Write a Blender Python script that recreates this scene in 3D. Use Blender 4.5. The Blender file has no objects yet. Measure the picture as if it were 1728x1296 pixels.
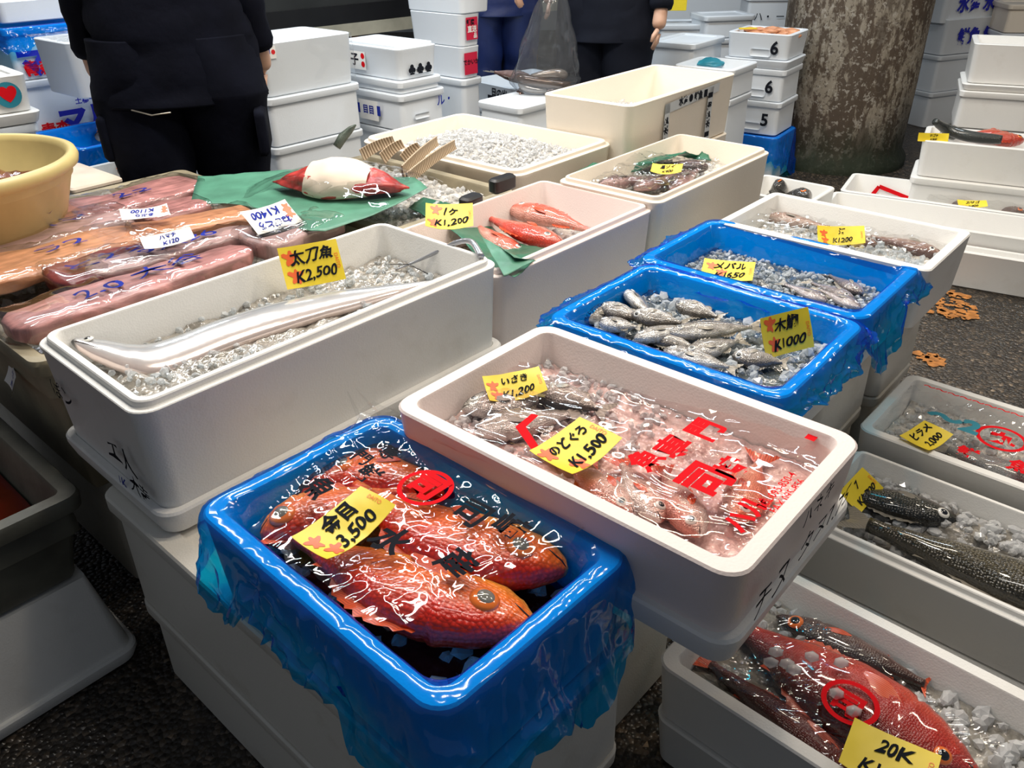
import bpy, bmesh, math, random
from mathutils import Vector, Matrix, noise
import numpy as np
random.seed(7)
SC = bpy.context.scene
COL = SC.collection
R = math.radians
# ------------------------------------------------------------ camera
CAM_H = 1.30; FPX = 1369.0; PITCH = R(30.4); ROLL = R(0.8)
fwd = Vector((0, math.cos(PITCH), -math.sin(PITCH)))
upv = Vector((0, math.sin(PITCH), math.cos(PITCH))); rgt = Vector((1, 0, 0))
cr = rgt*math.cos(ROLL) - upv*math.sin(ROLL)
cu = rgt*math.sin(ROLL) + upv*math.cos(ROLL)
CPOS = Vector((0, 0, CAM_H))
cd = bpy.data.cameras.new('camera'); cam = bpy.data.objects.new('camera', cd); COL.objects.link(cam)
cam.matrix_world = Matrix(((cr.x, cu.x, -fwd.x, 0), (cr.y, cu.y, -fwd.y, 0), (cr.z, cu.z, -fwd.z, CAM_H), (0, 0, 0, 1)))
cd.sensor_width = 36; cd.lens = 36*FPX/1728; cd.clip_start = .01
SC.camera = cam
# ------------------------------------------------------------ world, lamps, exposure
W = bpy.data.worlds.new('world'); SC.world = W; W.use_nodes = True
W.node_tree.nodes['Background'].inputs[0].default_value = (.80, .88, 1.0, 1)
W.node_tree.nodes['Background'].inputs[1].default_value = .13
def lamp(name, loc, size, power, col, aim=None):
    l = bpy.data.lights.new(name, 'AREA'); l.shape = 'RECTANGLE'; l.size, l.size_y = size
    l.energy = power; l.color = col
    o = bpy.data.objects.new(name, l); COL.objects.link(o); o.location = loc
    d = (Vector(aim) - Vector(loc)) if aim else Vector((0, 0, -1))
    o.rotation_euler = d.to_track_quat('-Z', 'Y').to_euler()
    return o
WARM = (1, .86, .68); COOL = (.82, .92, 1.0); NEUT = (1, .96, .90)
lamp('ceiling_tube', (-.35, 2.2, 2.5), (1.2, .10), 32, NEUT)
lamp('ceiling_tube', (.75, 2.75, 2.6), (1.2, .10), 26, WARM)
lamp('ceiling_tube', (-1.3, 2.5, 2.5), (1.2, .10), 26, NEUT)
lamp('ceiling_tube', (0.45, 1.05, 2.6), (.9, .08), 7, NEUT)
lamp('ceiling_tube', (-.3, 4.0, 2.7), (1.2, .12), 30, COOL)
lamp('ceiling_tube', (1.5, 4.1, 2.7), (1.2, .12), 26, COOL)
lamp('ceiling_tube', (-2.3, 4.1, 2.7), (1.2, .12), 34, COOL)
lamp('ceiling_tube', (3.1, 2.6, 2.7), (1.2, .12), 26, WARM)
lamp('highlight_bulb', (.80, 1.55, 2.1), (.12, .12), 7, WARM)  # this and the next: small unseen warm bulbs added for highlights and glints
lamp('highlight_bulb', (-.10, 1.30, 2.1), (.10, .10), 4.5, WARM)
VS = SC.view_settings
VS.view_transform = 'Standard'; VS.look = 'None'; VS.gamma = 1; VS.use_curve_mapping = False; VS.exposure = 0.0

# ------------------------------------------------------------ placement helpers
def P(px, py, z):
    """the point at height z seen in that direction of the photograph"""
    d = fwd + cr*((px-864)/FPX) - cu*((py-648)/FPX)
    return CPOS + d*((z-CAM_H)/d.z)
def PY(px, py, Y):
    d = fwd + cr*((px-864)/FPX) - cu*((py-648)/FPX)
    return CPOS + d*(Y/d.y)
def E(th=48):
    t = R(th); return Vector((math.cos(t), math.sin(t), 0)), Vector((-math.sin(t), math.cos(t), 0))
def G(a, b, z=0, th=48):
    e1, e2 = E(th); return e1*a + e2*b + Vector((0, 0, z))
def foot(z, th=48, N=None, L=None, Rr=None, T=None, a=None, b=None):
    e1, e2 = E(th)
    g = lambda q: P(q[0], q[1], z) if len(q) == 2 else Vector(q)
    m = lambda s: sum(s)/len(s) if s else None
    lo1 = m([g(q).dot(e1) for q in (N, L) if q]); hi1 = m([g(q).dot(e1) for q in (Rr, T) if q])
    lo2 = m([g(q).dot(e2) for q in (N, Rr) if q]); hi2 = m([g(q).dot(e2) for q in (L, T) if q])
    if lo1 is None: lo1 = hi1-a
    if hi1 is None: hi1 = lo1+a
    if lo2 is None: lo2 = hi2-b
    if hi2 is None: hi2 = lo2+b
    return (lo1, hi1, lo2, hi2)
def nz(x, y, z=0.0): return noise.noise(Vector((x, y, z)))

# ------------------------------------------------------------ tagging and mesh helpers
def tag(o, label=None, cat=None, group=None, kind=None):
    if label: o['label'] = label
    if cat: o['category'] = cat
    if group: o['group'] = group
    if kind: o['kind'] = kind
    return o
def mesh_obj(name, verts, faces, mat, parent=None, smooth=True, M=None, cols=None):
    me = bpy.data.meshes.new(name); me.from_pydata([tuple(v) for v in verts], [], faces); me.update()
    if smooth:
        me.polygons.foreach_set('use_smooth', [True]*len(me.polygons))
    if cols is not None:
        ca = me.color_attributes.new('Col', 'FLOAT_COLOR', 'POINT')
        ca.data.foreach_set('color', [c for v in cols for c in (v[0], v[1], v[2], 1.0)])
    o = bpy.data.objects.new(name, me); COL.objects.link(o)
    if mat: me.materials.append(mat)
    if parent: o.parent = parent
    if M is not None: o.matrix_local = M
    return o
def empty(name, loc, rz=0):
    o = bpy.data.objects.new(name, None); COL.objects.link(o); o.location = loc; o.rotation_euler.z = rz
    o.empty_display_size = .05
    return o
def rrect(a, b, r, n=6):
    r = max(.001, min(r, a*.99, b*.99)); out = []
    for cx, cy, s in ((a-r, b-r, 0), (-a+r, b-r, 90), (-a+r, -b+r, 180), (a-r, -b+r, 270)):
        for i in range(n+1):
            t = R(s+90*i/n); out.append((cx+r*math.cos(t), cy+r*math.sin(t)))
    return out
def loft(loops, cap0=True, cap1=True):
    V = []; F = []; n = len(loops[0])
    for lp in loops: V += lp
    for k in range(len(loops)-1):
        for i in range(n):
            j = (i+1) % n
            F.append((k*n+i, k*n+j, (k+1)*n+j, (k+1)*n+i))
    if cap0: F.append(tuple(range(n-1, -1, -1)))
    if cap1: F.append(tuple((len(loops)-1)*n+i for i in range(n)))
    return V, F
def rl(a, b, ins, z, r):
    return [(x, y, z) for x, y in rrect(a-ins, b-ins, max(.002, r-ins*.6))]
def box_prims(V, F, x0, x1, y0, y1, z0, z1):
    k = len(V)
    V += [(x0,y0,z0),(x1,y0,z0),(x1,y1,z0),(x0,y1,z0),(x0,y0,z1),(x1,y0,z1),(x1,y1,z1),(x0,y1,z1)]
    F += [(k,k+3,k+2,k+1),(k+4,k+5,k+6,k+7),(k,k+1,k+5,k+4),(k+1,k+2,k+6,k+5),(k+2,k+3,k+7,k+6),(k+3,k,k+4,k+7)]
def auto_sharp(o, ang=35):
    me = o.data; bm = bmesh.new(); bm.from_mesh(me)
    for e in bm.edges:
        if len(e.link_faces) == 2 and e.calc_face_angle(0) > R(ang): e.smooth = False
    bm.to_mesh(me); bm.free()
def tube(path, rad, n=10, closed_ends=True):
    pts = [Vector(p) for p in path]; V = []; F = []
    rs = rad if isinstance(rad, (list, tuple)) else [rad]*len(pts)
    up = Vector((0, 0, 1))
    for i, p in enumerate(pts):
        d = (pts[min(i+1, len(pts)-1)] - pts[max(i-1, 0)]).normalized()
        s = d.cross(up)
        if s.length < 1e-3: s = d.cross(Vector((1, 0, 0)))
        s.normalize(); t = s.cross(d)
        for j in range(n):
            a = 2*math.pi*j/n; V.append(tuple(p + s*math.cos(a)*rs[i] + t*math.sin(a)*rs[i]))
    for i in range(len(pts)-1):
        for j in range(n):
            k = (j+1) % n; F.append((i*n+j, i*n+k, (i+1)*n+k, (i+1)*n+j))
    if closed_ends:
        F.append(tuple(range(n-1, -1, -1))); F.append(tuple((len(pts)-1)*n+j for j in range(n)))
    return V, F

# ------------------------------------------------------------ materials
def newmat(name):
    m = bpy.data.materials.new(name); m.use_nodes = True
    nt = m.node_tree; return m, nt, nt.nodes, nt.links, nt.nodes['Principled BSDF']
def setp(b, **k):
    nm = dict(rough='Roughness', metal='Metallic', spec='Specular IOR Level', trans='Transmission Weight', coat='Coat Weight',
              coatr='Coat Roughness', sss='Subsurface Weight', alpha='Alpha', ior='IOR')
    for a, v in k.items(): b.inputs[nm[a]].default_value = v
def plain(name, col, rough=.5, nscale=0, namt=.12, bump=0, bscale=80, coord='Object', stretch=(1, 1, 1), **k):
    m, nt, N, L, b = newmat(name)
    b.inputs['Base Color'].default_value = (*col, 1); setp(b, rough=rough, **k)
    tc = N.new('ShaderNodeTexCoord'); mp = N.new('ShaderNodeMapping'); mp.inputs['Scale'].default_value = stretch
    L.new(tc.outputs[coord], mp.inputs[0])
    if nscale:
        t = N.new('ShaderNodeTexNoise'); t.inputs['Scale'].default_value = nscale; t.inputs['Detail'].default_value = 5
        L.new(mp.outputs[0], t.inputs['Vector'])
        mr = N.new('ShaderNodeMapRange'); mr.inputs[1].default_value = .3; mr.inputs[2].default_value = .7
        mr.inputs[3].default_value = 1-namt; mr.inputs[4].default_value = 1.0
        L.new(t.outputs['Fac'], mr.inputs[0])
        mx = N.new('ShaderNodeMix'); mx.data_type = 'RGBA'; mx.blend_type = 'MULTIPLY'; mx.inputs[0].default_value = 1
        mx.inputs[6].default_value = (*col, 1); L.new(mr.outputs[0], mx.inputs[7]); L.new(mx.outputs[2], b.inputs['Base Color'])
    if bump:
        t2 = N.new('ShaderNodeTexNoise'); t2.inputs['Scale'].default_value = bscale; t2.inputs['Detail'].default_value = 3
        L.new(mp.outputs[0], t2.inputs['Vector'])
        bp = N.new('ShaderNodeBump'); bp.inputs['Strength'].default_value = bump; bp.inputs['Distance'].default_value = .004
        L.new(t2.outputs['Fac'], bp.inputs['Height']); L.new(bp.outputs[0], b.inputs['Normal'])
    return m
def foam_mat(name, col, stain=(.42, .36, .26), amt=.25, rough=.42):
    """expanded polystyrene: fused beads, faint scuffs"""
    m, nt, N, L, b = newmat(name); setp(b, rough=rough, spec=.35)
    tc = N.new('ShaderNodeTexCoord')
    n1 = N.new('ShaderNodeTexNoise'); n1.inputs['Scale'].default_value = 5.5; n1.inputs['Detail'].default_value = 8; n1.inputs['Roughness'].default_value = .62
    L.new(tc.outputs['Object'], n1.inputs['Vector'])
    r = N.new('ShaderNodeMapRange'); r.inputs[1].default_value = .56; r.inputs[2].default_value = .78; r.inputs[3].default_value = 0; r.inputs[4].default_value = amt
    L.new(n1.outputs['Fac'], r.inputs[0])
    mx = N.new('ShaderNodeMix'); mx.data_type = 'RGBA'; mx.inputs[6].default_value = (*col, 1); mx.inputs[7].default_value = (*stain, 1)
    L.new(r.outputs[0], mx.inputs[0]); L.new(mx.outputs[2], b.inputs['Base Color'])
    v = N.new('ShaderNodeTexVoronoi'); v.inputs['Scale'].default_value = 260; L.new(tc.outputs['Object'], v.inputs['Vector'])
    bp = N.new('ShaderNodeBump'); bp.inputs['Strength'].default_value = .12; bp.inputs['Distance'].default_value = .002
    L.new(v.outputs['Distance'], bp.inputs['Height']); L.new(bp.outputs[0], b.inputs['Normal'])
    return m
def film_mat(name, tint, gloss=.05, fres=.5, diff=None, difff=0.0, bscale=40, bstr=.7, add=.05):
    """thin plastic film: tinted transparency and a sharp sheen"""
    m, nt, N, L, b = newmat(name); N.remove(b); out = N['Material Output']
    tr = N.new('ShaderNodeBsdfTransparent'); tr.inputs[0].default_value = (*tint, 1)
    gl = N.new('ShaderNodeBsdfGlossy'); gl.inputs['Roughness'].default_value = gloss
    fr = N.new('ShaderNodeLayerWeight'); fr.inputs[0].default_value = .5
    pw = N.new('ShaderNodeMath'); pw.operation = 'POWER'; pw.inputs[1].default_value = 3.5; L.new(fr.outputs['Facing'], pw.inputs[0])
    tc = N.new('ShaderNodeTexCoord')
    t = N.new('ShaderNodeTexNoise'); t.inputs['Scale'].default_value = bscale; t.inputs['Detail'].default_value = 4
    t.noise_type = 'RIDGED_MULTIFRACTAL'
    L.new(tc.outputs['Object'], t.inputs['Vector'])
    bp = N.new('ShaderNodeBump'); bp.inputs['Strength'].default_value = bstr; bp.inputs['Distance'].default_value = .003
    L.new(t.outputs['Fac'], bp.inputs['Height']); L.new(bp.outputs[0], gl.inputs['Normal']); L.new(bp.outputs[0], fr.inputs['Normal'])
    mm = N.new('ShaderNodeMath'); mm.operation = 'MULTIPLY_ADD'; mm.inputs[1].default_value = fres; mm.inputs[2].default_value = add; mm.use_clamp = True
    L.new(pw.outputs[0], mm.inputs[0])
    base = tr
    if diff:
        df = N.new('ShaderNodeBsdfDiffuse'); df.inputs[0].default_value = (*diff, 1)
        ms = N.new('ShaderNodeMixShader'); ms.inputs[0].default_value = difff
        L.new(tr.outputs[0], ms.inputs[1]); L.new(df.outputs[0], ms.inputs[2]); base = ms
    mx = N.new('ShaderNodeMixShader'); L.new(mm.outputs[0], mx.inputs[0]); L.new(base.outputs[0], mx.inputs[1]); L.new(gl.outputs[0], mx.inputs[2])
    L.new(mx.outputs[0], out.inputs['Surface'])
    return m
def fish_mat(name, scale=55, scale_amt=.35, rough=.2, coat=.7, stretch=(1, 1.2, 1), bump=.5, metal=0.0):
    m, nt, N, L, b = newmat(name); setp(b, rough=rough, coat=coat, coatr=.06, metal=metal)
    at = N.new('ShaderNodeAttribute'); at.attribute_name = 'Col'
    tc = N.new('ShaderNodeTexCoord'); mp = N.new('ShaderNodeMapping'); mp.inputs['Scale'].default_value = stretch
    L.new(tc.outputs['Object'], mp.inputs[0])
    v = N.new('ShaderNodeTexVoronoi'); v.inputs['Scale'].default_value = scale*2.2; v.inputs['Randomness'].default_value = .55
    L.new(mp.outputs[0], v.inputs['Vector'])
    mr = N.new('ShaderNodeMapRange'); mr.inputs[1].default_value = .1; mr.inputs[2].default_value = .65
    mr.inputs[3].default_value = 1.0; mr.inputs[4].default_value = 1-scale_amt
    L.new(v.outputs['Distance'], mr.inputs[0])
    mx = N.new('ShaderNodeMix'); mx.data_type = 'RGBA'; mx.blend_type = 'MULTIPLY'; mx.inputs[0].default_value = 1
    L.new(at.outputs['Color'], mx.inputs[6]); L.new(mr.outputs[0], mx.inputs[7]); L.new(mx.outputs[2], b.inputs['Base Color'])
    bp = N.new('ShaderNodeBump'); bp.inputs['Strength'].default_value = bump; bp.inputs['Distance'].default_value = .003; bp.invert = True
    L.new(v.outputs['Distance'], bp.inputs['Height']); L.new(bp.outputs[0], b.inputs['Normal'])
    return m
def fin_mat(name, col, scale=90):
    m, nt, N, L, b = newmat(name); setp(b, rough=.3, coat=.3)
    tc = N.new('ShaderNodeTexCoord'); w = N.new('ShaderNodeTexWave'); w.inputs['Scale'].default_value = scale; w.bands_direction = 'Y'
    w.inputs['Distortion'].default_value = 1.5
    L.new(tc.outputs['Object'], w.inputs['Vector'])
    mx = N.new('ShaderNodeMix'); mx.data_type = 'RGBA'; mx.inputs[6].default_value = (*[c*.55 for c in col], 1); mx.inputs[7].default_value = (*col, 1)
    L.new(w.outputs['Fac'], mx.inputs[0]); L.new(mx.outputs[2], b.inputs['Base Color'])
    return m
def ice_mat(name, col=(.86, .9, .93), clear=.55, rough=.08):
    m, nt, N, L, b = newmat(name); out = N['Material Output']
    b.inputs['Base Color'].default_value = (*col, 1); setp(b, rough=rough, trans=.45, ior=1.2, spec=.7, coat=.6, coatr=.03)
    tr = N.new('ShaderNodeBsdfTransparent'); tr.inputs[0].default_value = (.93, .95, .96, 1)
    lw = N.new('ShaderNodeLayerWeight'); lw.inputs[0].default_value = .5
    mr = N.new('ShaderNodeMapRange'); mr.inputs[3].default_value = 1-clear; mr.inputs[4].default_value = 1.0; L.new(lw.outputs['Facing'], mr.inputs[0])
    mx = N.new('ShaderNodeMixShader'); L.new(mr.outputs[0], mx.inputs[0]); L.new(tr.outputs[0], mx.inputs[1]); L.new(b.outputs[0], mx.inputs[2]); L.new(mx.outputs[0], out.inputs['Surface'])
    return m
M = {}
M['foam'] = foam_mat('foam_white', (.82, .81, .78))
M['foam_cool'] = foam_mat('foam_cool_white', (.76, .80, .84), amt=.1)
M['foam_dirty'] = foam_mat('foam_scuffed', (.74, .71, .64), amt=.55)
M['foam_cream'] = foam_mat('foam_cream', (.84, .76, .65), amt=.12)
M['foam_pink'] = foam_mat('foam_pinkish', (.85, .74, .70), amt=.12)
M['crate'] = plain('grimy_crate', (.17, .165, .13), .45, 9, .6, .3, 30)
M['tote'] = plain('dirty_tote', (.42, .36, .24), .5, 7, .55, .3, 40)
M['tote_in'] = plain('tote_inside', (.50, .44, .33), .4, 7, .4)
M['blue'] = film_mat('blue_film', (.004, .60, 1.0), .10, .5, (0, .11, .85), .20, bscale=30, bstr=1.0)
M['blue_in'] = film_mat('blue_film_inner', (.012, .44, .88), .08, .5, (0, .06, .45), .16, bscale=26, bstr=.6)
M['clear'] = film_mat('clear_film', (.965, .965, .96), .05, .6, bscale=7, bstr=.35, add=.06)
M['clear_pack'] = film_mat('pack_film', (.965, .965, .96), .06, .7, bscale=16, bstr=.7, add=.10)
M['clear_pink'] = film_mat('clear_film_over_pink', (.98, .90, .885), .05, .6, bscale=7, bstr=.35, add=.06)
M['green_paper'] = plain('green_wax_paper', (.10, .30, .20), .4, 14, .35, .35, 25)
M['green_paper_dk'] = plain('dark_green_paper', (.02, .16, .09), .35, 14, .35, .35, 25)
M['yellow'] = plain('yellow_tag_paper', (.90, .68, .03), .45, 20, .08)
M['label_white'] = plain('white_label_paper', (.86, .84, .80), .45)
M['ink'] = plain('black_ink', (.012, .014, .02), .85, spec=.08)
M['ink_blue'] = plain('blue_marker_ink', (.02, .035, .30), .85, spec=.08)
M['ink_navy'] = plain('navy_print', (.03, .035, .42), .85, spec=.08)
M['ink_red'] = plain('red_print', (.68, .008, .014), .85, spec=.08)
M['ink_orange'] = plain('orange_print', (.86, .13, .02), .4)
M['red_label'] = plain('red_label', (.62, .02, .06), .4)
M['teal'] = plain('teal_print', (.02, .22, .30), .4)
M['steel'] = plain('brushed_steel', (.45, .45, .42), .35, metal=1.0)
M['cream_paint'] = plain('cream_painted_steel', (.52, .49, .38), .5, 6, .35)
M['rust'] = plain('rusty_leg', (.24, .12, .05), .8, 12, .5)
M['black'] = plain('black_plastic', (.012, .012, .013), .35, 10, .3)
M['darkgrey'] = plain('dark_tank_panel', (.035, .037, .036), .4, 4, .4)
M['bucket'] = plain('yellowed_bucket', (.66, .53, .22), .38, 8, .22, .15, 20)
M['offal'] = plain('fish_offal', (.20, .035, .02), .2, 30, .7, .7, 45, coat=.6)
M['redbrine'] = plain('red_brine', (.10, .008, .004), .06, 6, .5)
M['ice'] = ice_mat('clear_ice')
M['ice_soft'] = ice_mat('frosty_ice', (.88, .88, .88), .30, .15)
M['slush'] = plain('ice_slush', (.36, .33, .28), .12, 45, .55, .8, 90, coat=.8)
M['slush_lt'] = plain('pale_ice_slush', (.66, .62, .56), .2, 60, .45, .8, 120, coat=.6)
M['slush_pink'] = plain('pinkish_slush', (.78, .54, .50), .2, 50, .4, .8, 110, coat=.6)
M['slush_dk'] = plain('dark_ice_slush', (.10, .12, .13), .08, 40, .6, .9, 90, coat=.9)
M['water_red'] = plain('bloody_melt', (.07, .012, .012), .06, 20, .5, .3, 50)
M['meat_pink'] = plain('tuna_pink', (.78, .36, .34), .3, 14, .6, .4, 50, stretch=(1, 5, 1))
M['meat_red'] = plain('tuna_dark_red', (.26, .03, .025), .3, 20, .6, .4, 50)
M['meat_orange'] = plain('salmon_orange', (.92, .42, .22), .3, 16, .5, .4, 50, stretch=(1, 5, 1))
M['meat_mauve'] = plain('fillet_mauve', (.66, .42, .40), .3, 12, .55, .4, 50, stretch=(1, 4, 1))
M['meat_fresh'] = plain('raw_red_meat', (.62, .07, .06), .28, 45, .55, .6, 60)
M['wrap_paper'] = plain('absorbent_paper', (.78, .66, .54), .7, 12, .15, .3, 14)
M['rib'] = plain('striped_gill_bone', (.55, .42, .27), .5, 0)
M['cloth_navy'] = plain('navy_cotton', (.0035, .0045, .011), .9, 8, .4, .5, 30, spec=.12)
M['cloth_slate'] = plain('slate_cotton', (.012, .015, .026), .85, 5, .4, .5, 20, spec=.12)
M['cloth_blue'] = plain('blue_nylon', (.006, .018, .10), .5, 6, .5, .5, 20)
M['skin'] = plain('skin', (.55, .33, .23), .5)
M['hair'] = plain('dark_hair', (.015, .012, .01), .5)
M['zip'] = plain('zip_metal', (.55, .5, .42), .35, metal=.8)
M['rubber'] = plain('black_rubber', (.01, .01, .01), .4)
M['eye_white'] = plain('fish_eye', (.80, .78, .72), .1, coat=1)
M['pupil'] = plain('fish_pupil', (.008, .009, .012), .05, coat=1)
M['pupil_grey'] = plain('clouded_pupil', (.22, .21, .18), .05, 40, .3, coat=1)
M['iris_orange'] = plain('orange_iris', (.80, .17, .02), .15, coat=1)
M['f_kin'] = fish_mat('red_scales', 70, .32, .25, coat=.35)
M['f_rock'] = fish_mat('rockfish_skin', 120, .3, .25)
M['f_silver'] = fish_mat('silver_skin', 160, .25, .22, metal=.25)
M['f_cut'] = fish_mat('cutlass_skin', 20, .05, .16, bump=.06, metal=.45)
M['f_bass'] = fish_mat('bass_scales', 80, .75, .25, bump=.9)
M['fin_red'] = fin_mat('red_fin', (.75, .10, .03))
M['fin_grey'] = fin_mat('grey_fin', (.30, .27, .22))
M['mouth'] = plain('mouth_line', (.03, .012, .01), .4)
def rib_material():
    m, nt, N, L, b = newmat('striped_ray'); setp(b, rough=.5)
    tc = N.new('ShaderNodeTexCoord'); w = N.new('ShaderNodeTexWave'); w.inputs['Scale'].default_value = 38; w.bands_direction = 'X'; w.inputs['Distortion'].default_value = 2
    L.new(tc.outputs['Object'], w.inputs['Vector'])
    mx = N.new('ShaderNodeMix'); mx.data_type = 'RGBA'; mx.inputs[6].default_value = (.20, .12, .06, 1); mx.inputs[7].default_value = (.68, .54, .38, 1)
    L.new(w.outputs['Fac'], mx.inputs[0]); L.new(mx.outputs[2], b.inputs['Base Color']); return m
M['rib'] = rib_material()
def floor_material():
    m, nt, N, L, b = newmat('wet_asphalt'); setp(b, rough=.3, spec=.6)
    tc = N.new('ShaderNodeTexCoord')
    v = N.new('ShaderNodeTexVoronoi'); v.inputs['Scale'].default_value = 95; L.new(tc.outputs['Object'], v.inputs['Vector'])
    cr_ = N.new('ShaderNodeValToRGB'); e = cr_.color_ramp.elements
    e[0].position = 0; e[0].color = (.012, .009, .007, 1); e[1].position = 1; e[1].color = (.42, .31, .21, 1)
    e.new(.6).color = (.045, .034, .024, 1); e.new(.9).color = (.15, .11, .075, 1)
    L.new(v.outputs['Color'], cr_.inputs[0])
    n = N.new('ShaderNodeTexNoise'); n.inputs['Scale'].default_value = 1.3; n.inputs['Detail'].default_value = 4; L.new(tc.outputs['Object'], n.inputs['Vector'])
    mr = N.new('ShaderNodeMapRange'); mr.inputs[3].default_value = .45; mr.inputs[4].default_value = 1.25; L.new(n.outputs['Fac'], mr.inputs[0])
    mx = N.new('ShaderNodeMix'); mx.data_type = 'RGBA'; mx.blend_type = 'MULTIPLY'; mx.inputs[0].default_value = 1
    L.new(cr_.outputs[0], mx.inputs[6]); L.new(mr.outputs[0], mx.inputs[7]); L.new(mx.outputs[2], b.inputs['Base Color'])
    bp = N.new('ShaderNodeBump'); bp.inputs['Strength'].default_value = 1; bp.inputs['Distance'].default_value = .006; bp.invert = True
    L.new(v.outputs['Distance'], bp.inputs['Height']); L.new(bp.outputs[0], b.inputs['Normal'])
    mr2 = N.new('ShaderNodeMapRange'); mr2.inputs[3].default_value = .12; mr2.inputs[4].default_value = .6; L.new(n.outputs['Fac'], mr2.inputs[0]); L.new(mr2.outputs[0], b.inputs['Roughness'])
    return m
def column_material():
    m, nt, N, L, b = newmat('peeling_concrete'); setp(b, rough=.8)
    tc = N.new('ShaderNodeTexCoord'); mp = N.new('ShaderNodeMapping'); mp.inputs['Scale'].default_value = (1, 1, .35)
    L.new(tc.outputs['Object'], mp.inputs[0])
    def nse(sc, det, src, rg=.6):
        n = N.new('ShaderNodeTexNoise'); n.inputs['Scale'].default_value = sc; n.inputs['Detail'].default_value = det; n.inputs['Roughness'].default_value = rg
        L.new(src, n.inputs['Vector']); return n.outputs['Fac']
    def rng(src, a, b_, c=0, d=1):
        r = N.new('ShaderNodeMapRange'); r.inputs[1].default_value = a; r.inputs[2].default_value = b_; r.inputs[3].default_value = c; r.inputs[4].default_value = d
        L.new(src, r.inputs[0]); return r.outputs[0]
    def mix(f, c1, c2):
        x = N.new('ShaderNodeMix'); x.data_type = 'RGBA'; L.new(f, x.inputs[0])
        for i, c in ((6, c1), (7, c2)):
            if isinstance(c, tuple): x.inputs[i].default_value = (*c, 1)
            else: L.new(c, x.inputs[i])
        return x.outputs[2]
    big = nse(5, 3, mp.outputs[0]); fine = nse(30, 6, mp.outputs[0], .7); fine2 = nse(42, 5, tc.outputs['Object'], .65)
    ad = N.new('ShaderNodeMath'); ad.operation = 'ADD'; L.new(big, ad.inputs[0]); L.new(fine, ad.inputs[1])
    c = mix(rng(ad.outputs[0], 1.0, 1.08), (.075, .052, .034), (.25, .215, .165))
    c = mix(rng(fine2, .55, .60, 0, .75), c, (.36, .33, .28))
    c = mix(rng(nse(55, 5, tc.outputs['Object'], .6), .56, .60, 0, .8), c, (.07, .05, .035))
    c = mix(rng(nse(9, 4, mp.outputs[0]), .56, .62, 0, .75), c, (.06, .042, .028))
    sx = N.new('ShaderNodeSeparateXYZ'); L.new(tc.outputs['Object'], sx.inputs[0])
    hz = N.new('ShaderNodeMath'); hz.operation = 'MULTIPLY_ADD'; L.new(nse(11, 5, mp.outputs[0]), hz.inputs[0]); hz.inputs[1].default_value = -.32; L.new(sx.outputs[2], hz.inputs[2])
    c = mix(rng(hz.outputs[0], -.10, .12, .92, 0), c, (.012, .022, .008))
    L.new(c, b.inputs['Base Color'])
    bp = N.new('ShaderNodeBump'); bp.inputs['Strength'].default_value = .6; bp.inputs['Distance'].default_value = .01; L.new(fine, bp.inputs['Height']); L.new(bp.outputs[0], b.inputs['Normal'])
    return m
M['floor'] = floor_material(); M['column'] = column_material()
M['wall'] = plain('market_wall', (.35, .36, .36), .7, 2, .4)

# ------------------------------------------------------------ lettering
def text(s, size, mat, parent, org, xd, yd, name='lettering', bold=0.0, jit=0.0, lift=.0012, align='CENTER', shear=0, surf=None, xs=1.0):
    """flat lettering lying in the plane of xd, yd (parent-local), facing xd x yd; surf bends it onto a surface"""
    cu_ = bpy.data.curves.new('t', 'FONT'); cu_.body = s; cu_.size = size; cu_.align_x = align; cu_.align_y = 'CENTER'
    cu_.offset = bold*size; cu_.shear = shear; cu_.resolution_u = 3; cu_.space_line = .95
    o = bpy.data.objects.new('t', cu_); COL.objects.link(o)
    bpy.context.view_layer.update()
    me = bpy.data.meshes.new_from_object(o.evaluated_get(bpy.context.evaluated_depsgraph_get()))
    bpy.data.objects.remove(o); bpy.data.curves.remove(cu_)
    xd = Vector(xd).normalized(); yd = Vector(yd); yd = (yd - xd*yd.dot(xd)).normalized(); zd = xd.cross(yd)
    org = Vector(org)
    if surf:
        bm = bmesh.new(); bm.from_mesh(me)
        for _ in range(2):
            le = [e for e in bm.edges if e.calc_length() > .02]
            if not le: break
            bmesh.ops.subdivide_edges(bm, edges=le, cuts=2)
        bmesh.ops.triangulate(bm, faces=bm.faces[:]); bm.to_mesh(me); bm.free()
    sd = random.random()*50
    for v in me.vertices:
        x, y = v.co.x*xs, v.co.y
        if jit:
            x += jit*size*nz(x/size*1.3+sd, y/size*1.3, 1)*1.5; y += jit*size*nz(x/size*1.3, y/size*1.3+sd, 5)*1.5
        p = org + xd*x + yd*y + zd*lift
        if surf: p.z = surf(p.x, p.y) + lift
        v.co = p
    ob = bpy.data.objects.new(name, me); COL.objects.link(ob); me.materials.clear(); me.materials.append(M[mat]); ob.parent = parent
    return ob
def strokes(lines, w, mat, parent, org, xd, yd, name='handwriting', lift=.0012):
    """marker strokes: each line a list of points in the plane"""
    xd = Vector(xd).normalized(); yd = Vector(yd); yd = (yd-xd*yd.dot(xd)).normalized(); zd = xd.cross(yd); V = []; F = []
    for ln in lines:
        pts = [Vector((x, y)) for x, y in ln]; k0 = len(V)
        for i, p in enumerate(pts):
            d = pts[min(i+1, len(pts)-1)]-pts[max(i-1, 0)]; d.normalize(); n = Vector((-d.y, d.x))*w*(.35+.3*math.sin(math.pi*(i+.6)/len(pts)))
            for q in (p+n, p-n): V.append(tuple(Vector(org)+xd*q.x+yd*q.y+zd*lift))
        for i in range(len(pts)-1): F.append((k0+2*i, k0+2*i+1, k0+2*i+3, k0+2*i+2))
    return mesh_obj(name, V, F, M[mat], parent, False)

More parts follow.
